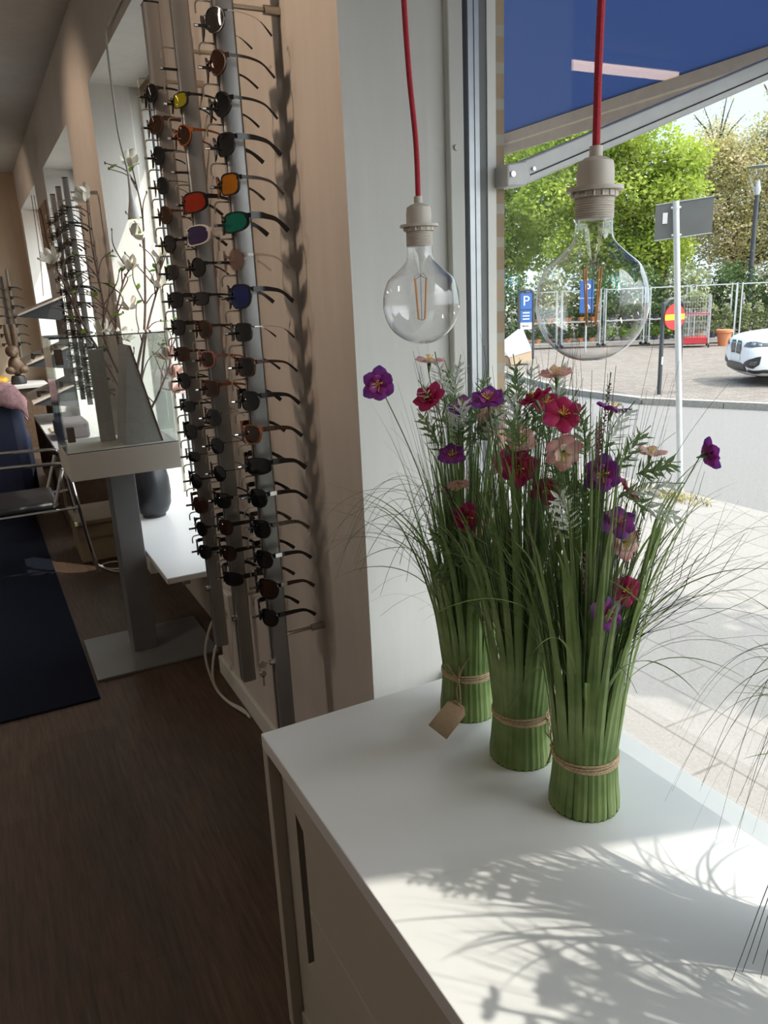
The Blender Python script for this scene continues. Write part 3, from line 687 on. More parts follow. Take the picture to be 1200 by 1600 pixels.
b2, z2_ = grass_bundle((.930, 1.205, NT), 'middle grass bundle of the row on the white cabinet', 12, f2, s2, n_fine=270, height=.86, droop=.15, strap_out=.3)
b3, z3_ = grass_bundle((.935, 1.008, NT), 'nearest full grass bundle with the big purple flower in the middle', 13, f3, s3, n_fine=250, height=.87, droop=.18, extra=arcs(5, (.985, .985, 1.0), 24, -.95, -.15, .12, .36, -.22, .8))
b4, z4_ = grass_bundle((1.04, .48, NT), 'grass bundle cut off by the right edge, its thin dark blades arching in', 14, [('purple', (1.0, .46, 1.33), (-.5, .5, .5)), ('pink', (1.07, .52, 1.40), (0, 0, 1)), ('red', (1.02, .50, 1.38), (-.4, .5, .8)), ('pink', (1.03, .46, 1.44), (0, .2, 1)), ('purple', (.98, .50, 1.22), (-.3, .4, .8)), ('red', (1.0, .52, 1.26), (-.3, .4, .8))], [('leaf', (.98, .55, 1.25), (0, .3, 1), .1), ('white', (1.0, .55, 1.3), (0, 0, 1), .1)], n_fine=300, droop=.12, dark=.7,
    extra=arcs(8, (1.05, .55, 1.0), 24, 1.85, 2.7, .12, .24, .24, .68) + arcs(9, (1.04, .54, .98), 6, 2.7, 3.3, .08, .16, .28, .66) + [([(1.0 + .006 * k, .47, 1.0), (.955 + .006 * k, .51, 1.02), (.895 + .009 * k, .555, .86), (.826 + .013 * k, .572 - .006 * k, .632 + .014 * (k % 3))], .0028, 1) for k in range(7)])
b5, z5_ = grass_bundle((.99, .22, NT), 'grass bundle beyond the right edge, only its shadow in view', 15, [('purple', (.93, .20, 1.28), (-.5, .5, .5)), ('red', (.88, .26, 1.36), (-.4, .5, .8)), ('pink', (1.0, .20, 1.42), (0, .2, 1)), ('purple', (.92, .17, 1.40), (-.3, .4, .8))], [('leaf', (.95, .25, 1.25), (0, .3, 1), .1)], n_fine=300, droop=.3)
# bows and the kraft tag
def bow(root, c, d, s, big):
    c = Vector(c); d = Vector(d).normalized(); q = MB(); u = d.cross(Vector((0, 0, 1))).normalized()
    loop = lambda sg: [c, c + u * sg * .02 * big + Vector((0, 0, .014 * big)) + d * .006, c + u * sg * .032 * big + Vector((0, 0, .028 * big)) + d * .008, c + u * sg * .022 * big + Vector((0, 0, .034 * big)) + d * .006, c + u * sg * .012 * big + Vector((0, 0, .018 * big)) + d * .004, c]
    q.tube(spline(loop(1), 6), .0013, 6)
    q.tube(spline([c, c - u * .012 + Vector((0, 0, .03 * big)), c - u * .028 * big + Vector((0, 0, .058 * big)) + d * .01], 6), .0014, 6)
    q.tube(spline([c, c - u * .004 + Vector((0, 0, .035 * big)) - d * .004, c - u * .010 * big + Vector((0, 0, .07 * big))], 6), .0014, 6)
    q.tube(spline([c, c + u * .003 + d * .004 - Vector((0, 0, .03)), c - u * .003 + d * .008 - Vector((0, 0, .06 * big))], 6), .0013, 6)
    q.tube(spline([c, c - u * .006 + d * .004 - Vector((0, 0, .025)), c - u * .008 + d * .008 - Vector((0, 0, .055 * big))], 6), .0013, 6)
    q.ball(tuple(c), .0045)
    return q.obj('bow', 'jute', root)
bd = Vector((-.80, -.58, 0)); bc = Vector((.937, 1.425, z1_)) + bd * .067
bow(b1, bc, bd, 1, 1.15)
tq = MB(); c0 = bc + Vector((-.004, -.006, -.062)); ax = Vector((-.096, -.051, -.030)).normalized(); sd = Vector((.62, -.62, -.50)); sd = (sd - ax * sd.dot(ax)).normalized(); nn_ = ax.cross(sd)
ol = [(-.006, -.013), (.012, -.026), (.104, -.026), (.104, .026), (.012, .026), (-.006, .013)]
tq.prism([c0 + ax * a + sd * c + Vector((0, 0, .9)) * max(0, a) ** 2 * .9 for a, c in ol], nn_ * -.0004, nn_ * .0004)
tg = tq.obj('tag', 'kraft_paper', b1, smooth=False); tg['label'] = 'plain brown card tag'
bow(b2, Vector((.930, 1.205, z2_)) + Vector((.35, -.94, 0)) * .066, (.35, -.94, 0), 1, .75)
bow(b3, Vector((.935, 1.008, z3_)) + Vector((-.62, .78, 0)) * .066, (-.62, .78, 0), 1, .7)

# ------------------------------------------------------------------ spectacles and their display poles
def outline(style, sgn, n=28):
    """lens outline around its own centre, u outwards from the nose, v up"""
    w_, h_, e, = {'square': (.027, .0215, 3.4), 'round': (.0245, .0235, 2.0), 'aviator': (.0285, .0245, 2.4), 'wayfarer': (.0275, .0225, 3.0), 'cat': (.027, .021, 2.8), 'sport': (.034, .0205, 2.7), 'shield': (.036, .0235, 3.0), 'narrow': (.0265, .0165, 3.2), 'big': (.0305, .026, 3.0)}[style]
    pts = []
    for k in range(n):
        a = 2 * pi * k / n; c, s = cos(a), sin(a)
        u = w_ * abs(c) ** (2 / e) * (1 if c >= 0 else -1); v = h_ * abs(s) ** (2 / e) * (1 if s >= 0 else -1)
        if style in ('wayfarer', 'big', 'square', 'narrow'): u += .0022 * (v / h_) ; 
        if style in ('wayfarer', 'big') and v < 0: u *= 1 + .12 * v / h_
        if style == 'aviator':
            if v < 0: u = u * (1 + .18 * v / h_) + .003 * (-v / h_)
        if style == 'cat' and v > 0: v += .005 * max(0, u / w_) ** 2
        if style in ('sport', 'shield'): v += .003 * (u / w_); u -= .002
        pts.append((u * sgn, v))
    return pts
WRAP = {'sport': 6.2, 'shield': 6.6}
def eyewear(label, cat, style, fm, lm, tm, loc, group, thick=.0028, tip=None, hinge=None, thin=False):
    """local frame: front faces -x, width along y, temples run along +x"""
    t = thing('sunglasses' if cat == 'sunglasses' else 'eyeglasses', label, cat, loc, group, radians(5) + .05 * sin(loc[2] * 37 + loc[1] * 11))
    kx = WRAP.get(style, 4.8); gap = {'sport': .0385, 'shield': .039, 'big': .0375}.get(style, .0345)
    fr = MB(); wd = max(u for u, v in outline(style, 1))
    X = lambda y: kx * y * y
    for sg in (-1, 1):
        ol = outline(style, sg); n = len(ol); cy_ = sg * gap
        ring = lambda off, dx: [(X(cy_ + u * (1 + off / .026)) + dx, cy_ + u * (1 + off / .026), v * (1 + off / .022)) for u, v in ol]
        th = thick
        vs = ring(0, -.0018) + ring(th, -.0018) + ring(th, .0018) + ring(0, .0018)
        fs = []
        for r_ in range(4):
            for k in range(n):
                q_ = (r_ * n + k, r_ * n + (k + 1) % n, ((r_ + 1) % 4) * n + (k + 1) % n, ((r_ + 1) % 4) * n + k)
                fs.append(q_ if sg < 0 else q_[::-1])
        fr.add(vs, fs)
        lq = MB()
        for dx, flip in ((-.0006, 0), (.0006, 1)):
            cen = (X(cy_) + dx - .0008, cy_, 0)
            vs = [cen] + [(X(cy_ + u * .55) + dx - .0006, cy_ + u * .55, v * .55) for u, v in ol] + [(X(cy_ + u) + dx, cy_ + u, v) for u, v in ol]
            fs = []
            for k in range(n):
                k1 = (k + 1) % n
                fs += [(0, 1 + k, 1 + k1), (1 + k, 1 + n + k, 1 + n + k1, 1 + k1)]
            if (flip == 1) == (sg > 0): fs = [f[::-1] for f in fs]
            lq.add(vs, fs)
        lq.obj('lens', lm, t, world=False)
    # bridge, nose pads
    vb = .006; y0 = gap - wd * .86
    if thin:
        fr.tube([(X(y0), -y0, vb), (-.002, 0, vb + .003), (X(y0), y0, vb)], .0011, 6); fr.tube([(X(y0), -y0 - .003, vb + .010), (-.001, 0, vb + .0115), (X(y0), y0 + .003, vb + .010)], .0009, 6)
    else: fr.tube([(X(y0), -y0, vb), (-.001, 0, vb + .003), (X(y0), y0, vb)], [.0042, .0034, .0042], 8)
    for sg in (-1, 1): fr.ball((.006, sg * .0085, -.004), .003, 8, 6, 0, (.8, .5, 1.4))
    # end pieces
    ye = gap + wd + thick * .8; ve = {'wayfarer': .0145, 'big': .0165, 'sport': .0135, 'shield': .014, 'aviator': .014, 'square': .013, 'narrow': .0105}.get(style, .011)
    for sg in (-1, 1): fr.bar((X(ye - .006), sg * (ye - .006), ve), (X(ye) + .006, sg * (ye + .003), ve), .0035, .010 if not thin else .003)
    fr.obj('frame', fm, t, world=False, angle=50)
    hT = {'sport': .016, 'shield': .012, 'big': .013, 'wayfarer': .0135, 'square': .0085}.get(style, .0068)
    if thin: hT = .0022
    tw = .0022 if not thin else .0012
    for sg in (-1, 1):
        xs = X(ye) + .004; pts = [(xs, sg * (ye + .002), ve), (xs + .03, sg * (ye + .003), ve - .0005), (.075, sg * (ye + .001), ve - .002), (.098, sg * (ye - .003), ve - .006), (.113, sg * (ye - .006), ve - .013), (.127, sg * (ye - .009), ve - .024), (.138, sg * (ye - .011), ve - .034)]
        pts = spline(pts, 3); n = len(pts); vs = []; q = MB(); q2 = MB()
        hh = []
        for i, p in enumerate(pts):
            f = i / (n - 1); hgt = hT * (1 - .45 * min(1, f * 1.5)) if f < .66 else hT * .55 + (max(.0045, hT * .75) - hT * .55) * sin((f - .66) / .34 * pi * .6)
            if thin and f < .6: hgt = .0022
            hh.append(max(hgt, .0018))
        def strip_(q, i0, i1):
            vs = []
            for i in range(i0, i1):
                p = pts[i]; d = (pts[min(i + 1, n - 1)] - pts[max(i - 1, 0)]).normalized(); s_ = Vector((0, 1, 0)); s_ = (s_ - d * s_.dot(d)).normalized(); u = s_.cross(d)
                for a, c in ((-1, -1), (1, -1), (1, 1), (-1, 1)): vs.append(p + s_ * a * tw * .5 + u * c * hh[i] * .5)
            m_ = i1 - i0
            q.add(vs, [(3, 2, 1, 0), tuple(range(4 * m_ - 4, 4 * m_))] + [(i * 4 + j, i * 4 + (j + 1) % 4, i * 4 + 4 + (j + 1) % 4, i * 4 + 4 + j) for i in range(m_ - 1) for j in range(4)])
        cut = int(n * .58)
        if tip: strip_(q, 0, cut + 1); strip_(q2, cut, n)
        else: strip_(q, 0, n)
        tp = q.obj('temple', tm, t, world=False, angle=40)
        if tip: q2.obj('temple_tip', tip, tp, world=False, angle=40)
        if hinge:
            h_ = MB().box(xs + .004, xs + .022, sg * (ye + .0035) - .0016, sg * (ye + .0035) + .0016, ve - hT * .4, ve + hT * .4).obj('hinge_plate', hinge, tp, world=False, smooth=False); h_['label'] = 'bright metal hinge plate'
    return t
PX = .625; STEP = .0846; Z0 = 2.218
def pole(name_label, y, zb, zt, slots, label, group, x=PX, lock=True, standoffs=(2.263, .705), wd=1.0):
    t = thing('display_pole', label, 'display stand', (x, y, zb), group)
    prof = [(-.022, -.014), (-.021, -.020), (-.012, -.023), (.016, -.023), (.022, -.017), (.022, .017), (.016, .023), (-.012, .023), (-.021, .020), (-.022, .014), (-.022, .004), (-.016, .004), (-.016, -.004), (-.022, -.004)]
    prof = [(a * wd, c * wd) for a, c in prof]
    q = MB(); q.prism([(x + a, y + c, 0) for a, c in prof], (0, 0, zb), (0, 0, zt)); q.obj('profile', 'aluminium', t, angle=25)
    MB().box(x - .0165 * wd, x - .0158 * wd, y - .0038 * wd, y + .0038 * wd, zb, zt).obj('groove', 'gap_black', t, smooth=False)
    MB().box(x - .0225 * wd, x + .0225 * wd, y - .0235 * wd, y + .0235 * wd, zt, zt + .006).obj('end_cap', 'black_plastic', t, smooth=False, bevel=.003)
    for z in standoffs:
        if zb < z < zt:
            s = MB().tube([(x + .02, y, z), (.735, y, z)], .0055, 10).obj('standoff', 'steel_rod', t)
            MB().tube([(.725, y, z), (XW - .0005, y, z)], .0105, 14).obj('sleeve', 'steel_rod', s)
    for z in slots:
        h = z + .052
        MB().tube(spline([(x - .016, y + .012, h), (x - .046, y + .012, h), (x - .054, y + .012, h - .003), (x - .058, y + .012, h - .010), (x - .058, y + .012, h - .026)], 4), .0021, 8).obj('hook', 'steel_rod', t)
        pg = MB().tube([(x - .016, y, z - .002), (x - .062, y, z - .002)], .0034, 8).obj('peg', 'black_plastic', t)
        MB().tube([(x - .060, y, z - .002), (x - .068, y, z - .002)], .0036, 10).obj('peg_tip', 'chrome', pg)
    if lock:
        k = MB(); k.tube([(x - .022, y - .008, zb + .225), (x - .034, y - .008, zb + .225)], [.010, .0085], 16); k.obj('lock', 'chrome', t)
    return t
ZS = [Z0 - STEP * i for i in range(18)]
P1 = pole('', 1.915, .41, 2.95, ZS, 'nearest aluminium sunglasses pole, beside the white window reveal', 'sunglasses poles on the near pillar')
P2 = pole('', 2.272, .41, 2.46 + .25, ZS, 'middle of the three aluminium sunglasses poles on the near pillar', 'sunglasses poles on the near pillar')
P3 = pole('', 2.585, .41, 2.463, ZS, 'farthest of the three poles on the near pillar, its rounded top in view', 'sunglasses poles on the near pillar')
# keys in the lock of the nearest pole
kq = thing('key_ring', 'two small keys hanging from the lock of the nearest pole', 'keys', (PX - .034, 1.907, .635))
MB().tube([(PX - .034 + .0 - .0, 1.907, .635), (PX - .046, 1.907, .635)], .003, 8).obj('key_blade', 'chrome', kq)
q = MB(); q.lathe([(.0001, -.001), (.011, -.001), (.011, .001), (.0001, .001)], 16, (PX - .055, 1.907, .633), axis='y'); q.obj('key_head', 'chrome', kq)
q = MB(); q.tube([(PX - .056 + .008 * cos(a * .5), 1.907 + .002, .622 + .008 * sin(a * .5)) for a in range(14)], .0008, 5); q.obj('split_ring', 'chrome', kq)
q = MB(); q.lathe([(.0001, -.001), (.010, -.001), (.010, .001), (.0001, .001)], 16, (PX - .056, 1.909, .604), axis='y'); q.box(PX - .0585, PX - .0535, 1.908, 1.910, .568, .598); q.obj('spare_key', 'chrome', kq)

S = 'sunglasses'
LIST1 = [('aviator', 'f_gun', 'l_grey', 'f_silver', 'f_black', None, 1, 'grey lensed aviators on thin silver temples'), ('round', 'f_brown', 'l_brown', 'f_brown', None, None, 0, 'rounded brown sunglasses'), ('round', 'f_black', 'l_black', 'f_black', None, None, 0, 'round black sunglasses with slim arms'),
 ('wayfarer', 'f_black', 'l_black', 'f_black', None, None, 0, 'chunky glossy black sunglasses'), ('square', 'f_black', 'l_orange', 'f_grey', None, None, 0, 'sunglasses with orange mirrored lenses and grey arms'), ('sport', 'f_black', 'l_green', 'f_black', None, None, 0, 'black wraparounds with green mirrored lenses'),
 ('round', 'clear_plastic', 'l_clear', 'clear_plastic', None, None, 0, 'transparent framed round glasses with pinkish lenses'), ('big', 'f_black', 'l_blue', 'f_black', None, None, 0, 'black sunglasses with dark blue mirrored lenses'), ('square', 'f_gun', 'l_black', 'f_silver', 'f_black', None, 1, 'square dark lenses on thin silver arms'),
 ('square', 'f_havana', 'l_black', 'f_havana', 'f_black', None, 0, 'slim dark tortoiseshell sunglasses'), ('wayfarer', 'f_black', 'l_black', 'f_black', None, None, 0, 'black angular sunglasses with a small pale mark'), ('wayfarer', 'f_amber', 'l_brown', 'f_havana', 'f_black', None, 0, 'amber brown tortoiseshell sunglasses'),
 ('sport', 'f_black', 'l_black', 'f_black', None, None, 0, 'broad black wraparound sunglasses'), ('wayfarer', 'f_black', 'l_black', 'f_black', None, 'f_silver', 0, 'black sunglasses with silver hinges'), ('wayfarer', 'f_black', 'l_black', 'f_marble', None, None, 0, 'black sunglasses with marbled grey arms'),
 ('wayfarer', 'f_black', 'l_black', 'f_black', None, 'f_silver', 0, 'black sunglasses with bright square hinges'), ('big', 'f_black', 'l_brown', 'f_brown', None, 'f_silver', 0, 'dark brown sunglasses with metal hinges'), ('wayfarer', 'f_black', 'l_black', 'f_black', None, None, 0, 'plain black angular sunglasses')]
LIST2 = [None, ('narrow', 'f_black', 'l_yellow', 'f_black', None, None, 0, 'black sunglasses with yellow mirrored lenses'), ('round', 'f_amber', 'l_brown', 'f_amber', None, None, 0, 'reddish brown tortoiseshell sunglasses'), None, ('shield', 'f_black', 'l_red', 'f_black', None, None, 0, 'red mirrored sports shield'), ('shield', 'f_white', 'l_purple', 'f_white', 'f_black', None, 0, 'white rimmed sports shield with purple lenses'),
 ('round', 'f_black', 'l_black', 'f_black', None, None, 0, 'round black sunglasses'), ('narrow', 'f_black', 'l_grey', 'f_black', None, None, 0, 'dark grey lensed slim sunglasses'), ('round', 'f_havana', 'l_brown', 'f_brown', None, None, 0, 'dark brown round sunglasses'), ('cat', 'f_pink', 'l_brown', 'f_pink', None, None, 0, 'dusky pink framed sunglasses'), ('square', 'f_havana', 'l_brown', 'f_amber', None, None, 0, 'tortoiseshell sunglasses with orange brown arms'),
 ('aviator', 'f_gun', 'l_black', 'f_silver', None, None, 1, 'thin metal aviators'), ('round', 'f_black', 'l_black', 'f_gun', None, None, 1, 'black oval lenses on thin metal arms'), ('round', 'f_black', 'l_black', 'f_gun', None, None, 1, 'black round lenses on wire arms'), ('square', 'f_black', 'l_black', 'f_black', None, 'f_silver', 0, 'black sunglasses with small hinges'), ('wayfarer', 'f_black', 'l_brown', 'f_black', None, None, 0, 'black sunglasses with brown lenses'),
 ('wayfarer', 'f_black', 'l_brown', 'f_black', None, None, 0, 'black sunglasses with gradient brown lenses'), ('sport', 'f_black', 'l_black', 'f_black', None, None, 0, 'black wraparound sunglasses')]
rr = random.Random(5); stl = ['round', 'wayfarer', 'round', 'round', 'round', 'round', 'square', 'wayfarer', 'wayfarer', 'cat', 'round', 'narrow', 'wayfarer', 'narrow', 'round', 'big', 'round', 'wayfarer']
FC = [('f_black', 'l_black', 'black'), ('f_brown', 'l_brown', 'brown'), ('f_black', 'l_black', 'black'), ('f_gun', 'l_black', 'dark metal'), ('f_havana', 'l_brown', 'brown tortoiseshell'), ('f_black', 'l_grey', 'grey lensed black'), ('f_gun', 'l_grey', 'grey metal'), ('f_black', 'l_black', 'black'), ('f_black', 'l_black', 'black'), ('f_brown', 'l_brown', 'brown'), ('f_black', 'l_black', 'black'), ('f_black', 'l_black', 'black'), ('f_black', 'l_black', 'black'), ('f_gun', 'l_black', 'dark metal'), ('f_black', 'l_black', 'black'), ('f_brown', 'l_brown', 'brown oversized'), ('f_black', 'l_black', 'black'), ('f_black', 'l_black', 'black')]
def rack(lst, y, where, group):
    for i, e in enumerate(lst):
        if not e: continue
        st, fm, lm, tm, tip, hg, thin, desc = e
        eyewear('%s, %s pair on the %s' % (desc, ORD[i], where), S, st, fm, lm, tm, (PX - .042, y, ZS[i] + .001), group, .0014 if thin else .003, tip, hg, bool(thin))
rack(LIST1, 1.915, 'nearest sunglasses pole', 'sunglasses on the nearest pole')
rack(LIST2, 2.272, 'middle sunglasses pole', 'sunglasses on the middle pole')
rack([(stl[i], FC[i][0], FC[i][1], FC[i][0], None, None, 1 if 'metal' in FC[i][2] else 0, FC[i][2] + ' sunglasses') for i in range(18)], 2.585, 'farthest pole of the near pillar', 'sunglasses on the farthest pole of the near pillar')

# the second rack, on the pillar behind
WH = ['near', 'middle', 'far']
OPT = [('round', 'f_black', 'l_demo', 'f_black', 0), ('square', 'f_black', 'l_demo', 'f_black', 0), ('narrow', 'f_havana', 'l_demo', 'f_black', 0), ('wayfarer', 'f_gun', 'l_demo', 'f_black', 0)]
ODS = ['dark round eyeglasses', 'black rimmed square eyeglasses', 'narrow tortoiseshell eyeglasses', 'grey rimmed eyeglasses']
proto = []
for k, (st, fm, lm, tm, thin) in enumerate(OPT):
    proto.append(None)
for j, y in enumerate((4.86, 5.22, 5.56)):
    zs = [2.14 - .0846 * i for i in range(13)]
    pole('', y, 1.02, 2.305 - .0 * j, zs, '%s pole of the eyeglasses rack on the second pillar' % {'near': 'nearest', 'middle': 'middle', 'far': 'farthest'}[WH[j]], 'eyeglasses poles on the second pillar', x=.60, lock=False, standoffs=(2.235, 1.10), wd=.68)
    for i, z in enumerate(zs):
        k = (i * 3 + j) % 4; lab = '%s, %s pair on the %s pole of the second pillar' % (ODS[k], ORD[i], {'near': 'nearest', 'middle': 'middle', 'far': 'farthest'}[WH[j]])
        lc = (.558, y, z); g = 'eyeglasses on the second pillar'
        if proto[k] is None:
            st, fm, lm, tm, thin = OPT[k]; proto[k] = eyewear(lab, 'eyeglasses', st, fm, lm, tm, lc, g, .0016 if thin else .0028, None, None, bool(thin))
        else: dup(proto[k], lab, g, lc)
# the rack on the end wall
for j, (x, z1) in enumerate(((.44, 2.02), (.52, 2.10))):
    t = thing('wall_rack', 'thin %s rack of eyeglasses on the end wall' % ('dark' if j == 0 else 'pale'), 'display stand', (x, YE - .03, .95), None)
    MB().box(x - .012, x + .012, YE - .03, YE - .003, .95, z1).obj('rail', 'dark_steel' if j == 0 else 'steel_rod', t, smooth=False)
    q = [MB().box(x - .004, x + .004, YE - .07, YE - .03, 1.86 - .11 * i, 1.868 - .11 * i).obj('peg', 'dark_steel', t, smooth=False) for i in range(7)]
    for i in range(7):
        d = dup(proto[(i + j) % 4], 'dark eyeglasses, %s pair on the %s end wall rack' % (ORD[i], 'dark' if j == 0 else 'pale'), 'eyeglasses on the end wall', (x + (.0 if j else -.10) - .02, YE - .085, 1.875 - .11 * i))

# ------------------------------------------------------------------ glass showcase on a column
sc = thing('showcase', 'small glass showcase on a grey column with a flat floor plate', 'display case', (.49, 3.6, 0))
MB().box(.245, .80, 3.37, 3.86, 0, .014).obj('base_plate', 'pedestal_grey', sc, smooth=False, bevel=.003)
MB().box(.445, .555, 3.57, 3.72, .014, .92).obj('column', 'pedestal_grey', sc, smooth=False, bevel=.003)
cx0, cx1, cy0, cy1 = .268, .728, 3.37, 3.77
tr = MB().box(cx0, cx1, cy0, cy1, .92, 1.035).obj('tray', 'tray_white', sc, smooth=False, bevel=.002)
g = .006; gz0, gz1 = 1.035, 1.50
for (a, c, d, e) in ((cx0, cx1, cy0 + .004, cy0 + .004 + g), (cx0, cx1, cy1 - .004 - g, cy1 - .004), (cx0 + .001, cx0 + .001 + g, cy0 + .01, cy1 - .01), (cx1 - .001 - g, cx1 - .001, cy0 + .01, cy1 - .01)):
    MB().box(a, c, d, e, gz0, gz1).obj('pane', 'case_glass', sc, smooth=False)
MB().box(cx0, cx1, cy0 + .004, cy1 - .004, gz1, gz1 + g).obj('top_pane', 'case_glass', sc, smooth=False)
ed = MB(); 
for a, c in (((cx0, cy0 + .006, gz1 + .004), (cx1, cy0 + .006, gz1 + .004)), ((cx1 - .003, cy0 + .006, gz0), (cx1 - .003, cy0 + .006, gz1 + .004)), ((cx0, cy0 + .006, gz0 + .001), (cx1, cy0 + .006, gz0 + .001)), ((cx0 + .003, cy0 + .006, gz0), (cx0 + .003, cy0 + .006, gz1 + .004))): ed.bar(a, c, .0045, .0045)
ed.obj('pane_edge', 'gasket', sc, smooth=False)['label'] = 'dark polished glass edges'
for z in (1.40, 1.085): MB().box(cx0 + .012, cx0 + .042, cy0 - .006, cy0 + .016, z, z + .062).obj('hinge', 'hinge_brown', sc, smooth=False, bevel=.003)
wp = thing('display_wedge', 'white wedge shaped display block standing inside the glass showcase', 'display stand', (.56, 3.55, 1.035))
q = MB(); q.prism([(.515, 0, 1.036), (.675, 0, 1.036), (.588, 0, 1.452), (.575, 0, 1.452)], (0, 3.44, 0), (0, 3.455, 0)); q.obj('front', 'plinth_white', wp, smooth=False)
q = MB(); q.prism([(.515, 0, 1.036), (.665, 0, 1.036), (.588, 0, 1.452), (.575, 0, 1.452)], (0, 3.455, 0), (0, 3.66, 0)); q.obj('block', 'plinth_white', wp, smooth=False)
q = MB(); q.prism([(.669, 0, 1.036), (.676, 0, 1.036), (.589, 0, 1.454), (.583, 0, 1.454)], (0, 3.437, 0), (0, 3.662, 0)); q.obj('edge', 'edge_brown', wp, smooth=False)
q = MB()
for k in range(11): q.ball((.592 + .0036 * k - .002, 3.4395, 1.42 - .036 * k), .0022, 6, 4)
q.obj('pearl_row', 'lamp_white', wp)
q = MB(); q.box(.435, .50, 3.60, 3.62, 1.036, 1.44); q.obj('back_board', 'plinth_white', wp, smooth=False)

# ------------------------------------------------------------------ bench shelf in the second window, vase, branches, hanging lamp
bn = thing('window_bench', 'pale shelf bench running through the second window bay', 'shelf', (.8, 3.9, .46))
MB().box(.566, 1.022, 3.172, 4.686, .462, .49).obj('top', 'white_laminate', bn, smooth=False, bevel=.004)
MB().box(.66, .69, 3.30, 4.60, .40, .462).obj('rail', 'cabinet_shaded_white', bn, smooth=False)
MB().box(.88, .93, 3.25, 4.65, .0, .462).obj('support_panel', 'cabinet_shaded_white', bn, smooth=False)
va = thing('vase', 'round glossy black vase standing on the window bench', 'vase', (.735, 4.24, .49))
MB().lathe([(.0001, .49), (.062, .49), (.064, .505), (.078, .515), (.098, .56), (.104, .62), (.101, .70), (.088, .77), (.066, .81), (.058, .82), (.052, .81), (.06, .76), (.0001, .74)], 40, (.735, 4.24, 0)).obj('body', 'vase_black', va)
VT = Vector((.735, 4.24, .80))
def leaf_into(q, p, d, L, wd, mi):
    d = Vector(d).normalized(); s = d.cross(Vector((.2, .3, .9))).normalized(); pts = [p + d * L * k / 5 + Vector((0, 0, -.010 * (k / 5) ** 2)) for k in range(6)]
    q.ribbon(pts, [.0008, wd * .7, wd, wd * .85, wd * .45, .0005], s, .25, mi)
mr = random.Random(21)
BR = [([(.70, 4.24, 1.1), (.60, 4.22, 1.45), (.615, 4.2, 1.62), (.60, 4.2, 1.9), (.605, 4.2, 2.12)], [(.605, 4.2, 2.125), (.591, 4.2, 1.49)], 'magnolia branch leaning left towards the second rack, small bud at its tip'),
      ([(.72, 4.2, 1.2), (.80, 4.2, 1.5), (.84, 4.2, 1.8), (.86, 4.2, 2.05), (.84, 4.2, 2.27)], [(.822, 4.2, 2.288), (.80, 4.18, 1.95)], 'tallest magnolia branch, rising beside the window frame'),
      ([(.70, 4.23, 1.15), (.66, 4.2, 1.5), (.72, 4.2, 1.72), (.771, 4.2, 1.80)], [(.771, 4.2, 1.80), (.74, 4.2, 1.60), (.695, 4.2, 1.45)], 'magnolia branch with two cream blooms in the middle of the vase'),
      ([(.73, 4.2, 1.1), (.80, 4.2, 1.45), (.90, 4.2, 1.72), (.93, 4.2, 1.86)], [(.924, 4.2, 1.85), (.9, 4.2, 1.70)], 'magnolia branch leaning right towards the window'),
      ([(.74, 4.2, 1.0), (.82, 4.18, 1.15), (.90, 4.18, 1.30), (.905, 4.18, 1.36)], [(.901, 4.18, 1.338), (.90, 4.18, 1.17), (.92, 4.2, 1.25)], 'short magnolia branch with blush blooms behind the showcase'),
      ([(.66, 4.22, 1.15), (.50, 4.2, 1.55), (.44, 4.2, 1.75), (.41, 4.2, 1.83)], [(.401, 4.2, 1.834)], 'magnolia branch reaching far left in front of the second rack')]
for bi, (pts, fl, lab) in enumerate(BR):
    t = thing('magnolia_branch', lab, 'artificial plant', tuple(VT), 'magnolia branches in the black vase')
    q = MB(); main = spline([VT - Vector((0, 0, .04)) + Vector((.02 * cos(bi), .02 * sin(bi), 0))] + pts, 8)
    q.tube(main, [.0088 - .006 * i / len(main) for i in range(len(main))], 7)
    lf = MB()
    for k in range(8):
        i = mr.randrange(len(main) // 3, len(main)); p = main[i]; e = p + Vector((mr.uniform(-.14, .14), mr.uniform(-.08, .08), mr.uniform(.05, .2)))
        sp = spline([p, p.lerp(e, .5) + Vector((mr.uniform(-.03, .03), 0, .02)), e], 5); q.tube(sp, [.0038 - .002 * j / len(sp) for j in range(len(sp))], 5)
        q.ball(tuple(e), .005, 6, 5, 0, (.8, .8, 1.6))
        if mr.random() < .75: leaf_into(lf, sp[mr.randrange(2, len(sp))], (mr.uniform(-1, 1), mr.uniform(-.6, .6), mr.uniform(-.1, .8)), mr.uniform(.04, .065), .013, 0)
    for f in fl:
        n_ = min(main, key=lambda a: (a - Vector(f)).length); q.tube(spline([n_, n_.lerp(Vector(f), .5), Vector(f)], 3), .0025, 5)
    q.obj('twigs', 'branch_bark', t)
    if lf.v: lf.obj('leaves', 'bright_leaf', t)
    for f in fl:
        fq = MB(); rs = mr.uniform(0, 6)
        for k in range(6):
            petal(fq, mr.uniform(.062, .078), .042, .004, mr.uniform(.9, 1.35) if k % 2 else mr.uniform(.5, .9), rs + 2 * pi * k / 6, mr.uniform(-.2, .5), .5)
        d = Vector((mr.uniform(-.5, .5), mr.uniform(-.6, 0), mr.uniform(.3, 1))).normalized().to_track_quat('Z', 'X').to_matrix(); fq.v = [tuple(d @ Vector(v) + Vector(f)) for v in fq.v]
        fq.obj('bloom', 'petal_blush' if bi == 4 else 'petal_pale', t, angle=80)
hl = thing('cone_lamp', 'small white cone lamp hanging on a long cable in the second window bay', 'lamp', (.763, 3.95, 2.0))
LC = Vector((.765, 3.93, 2.0))
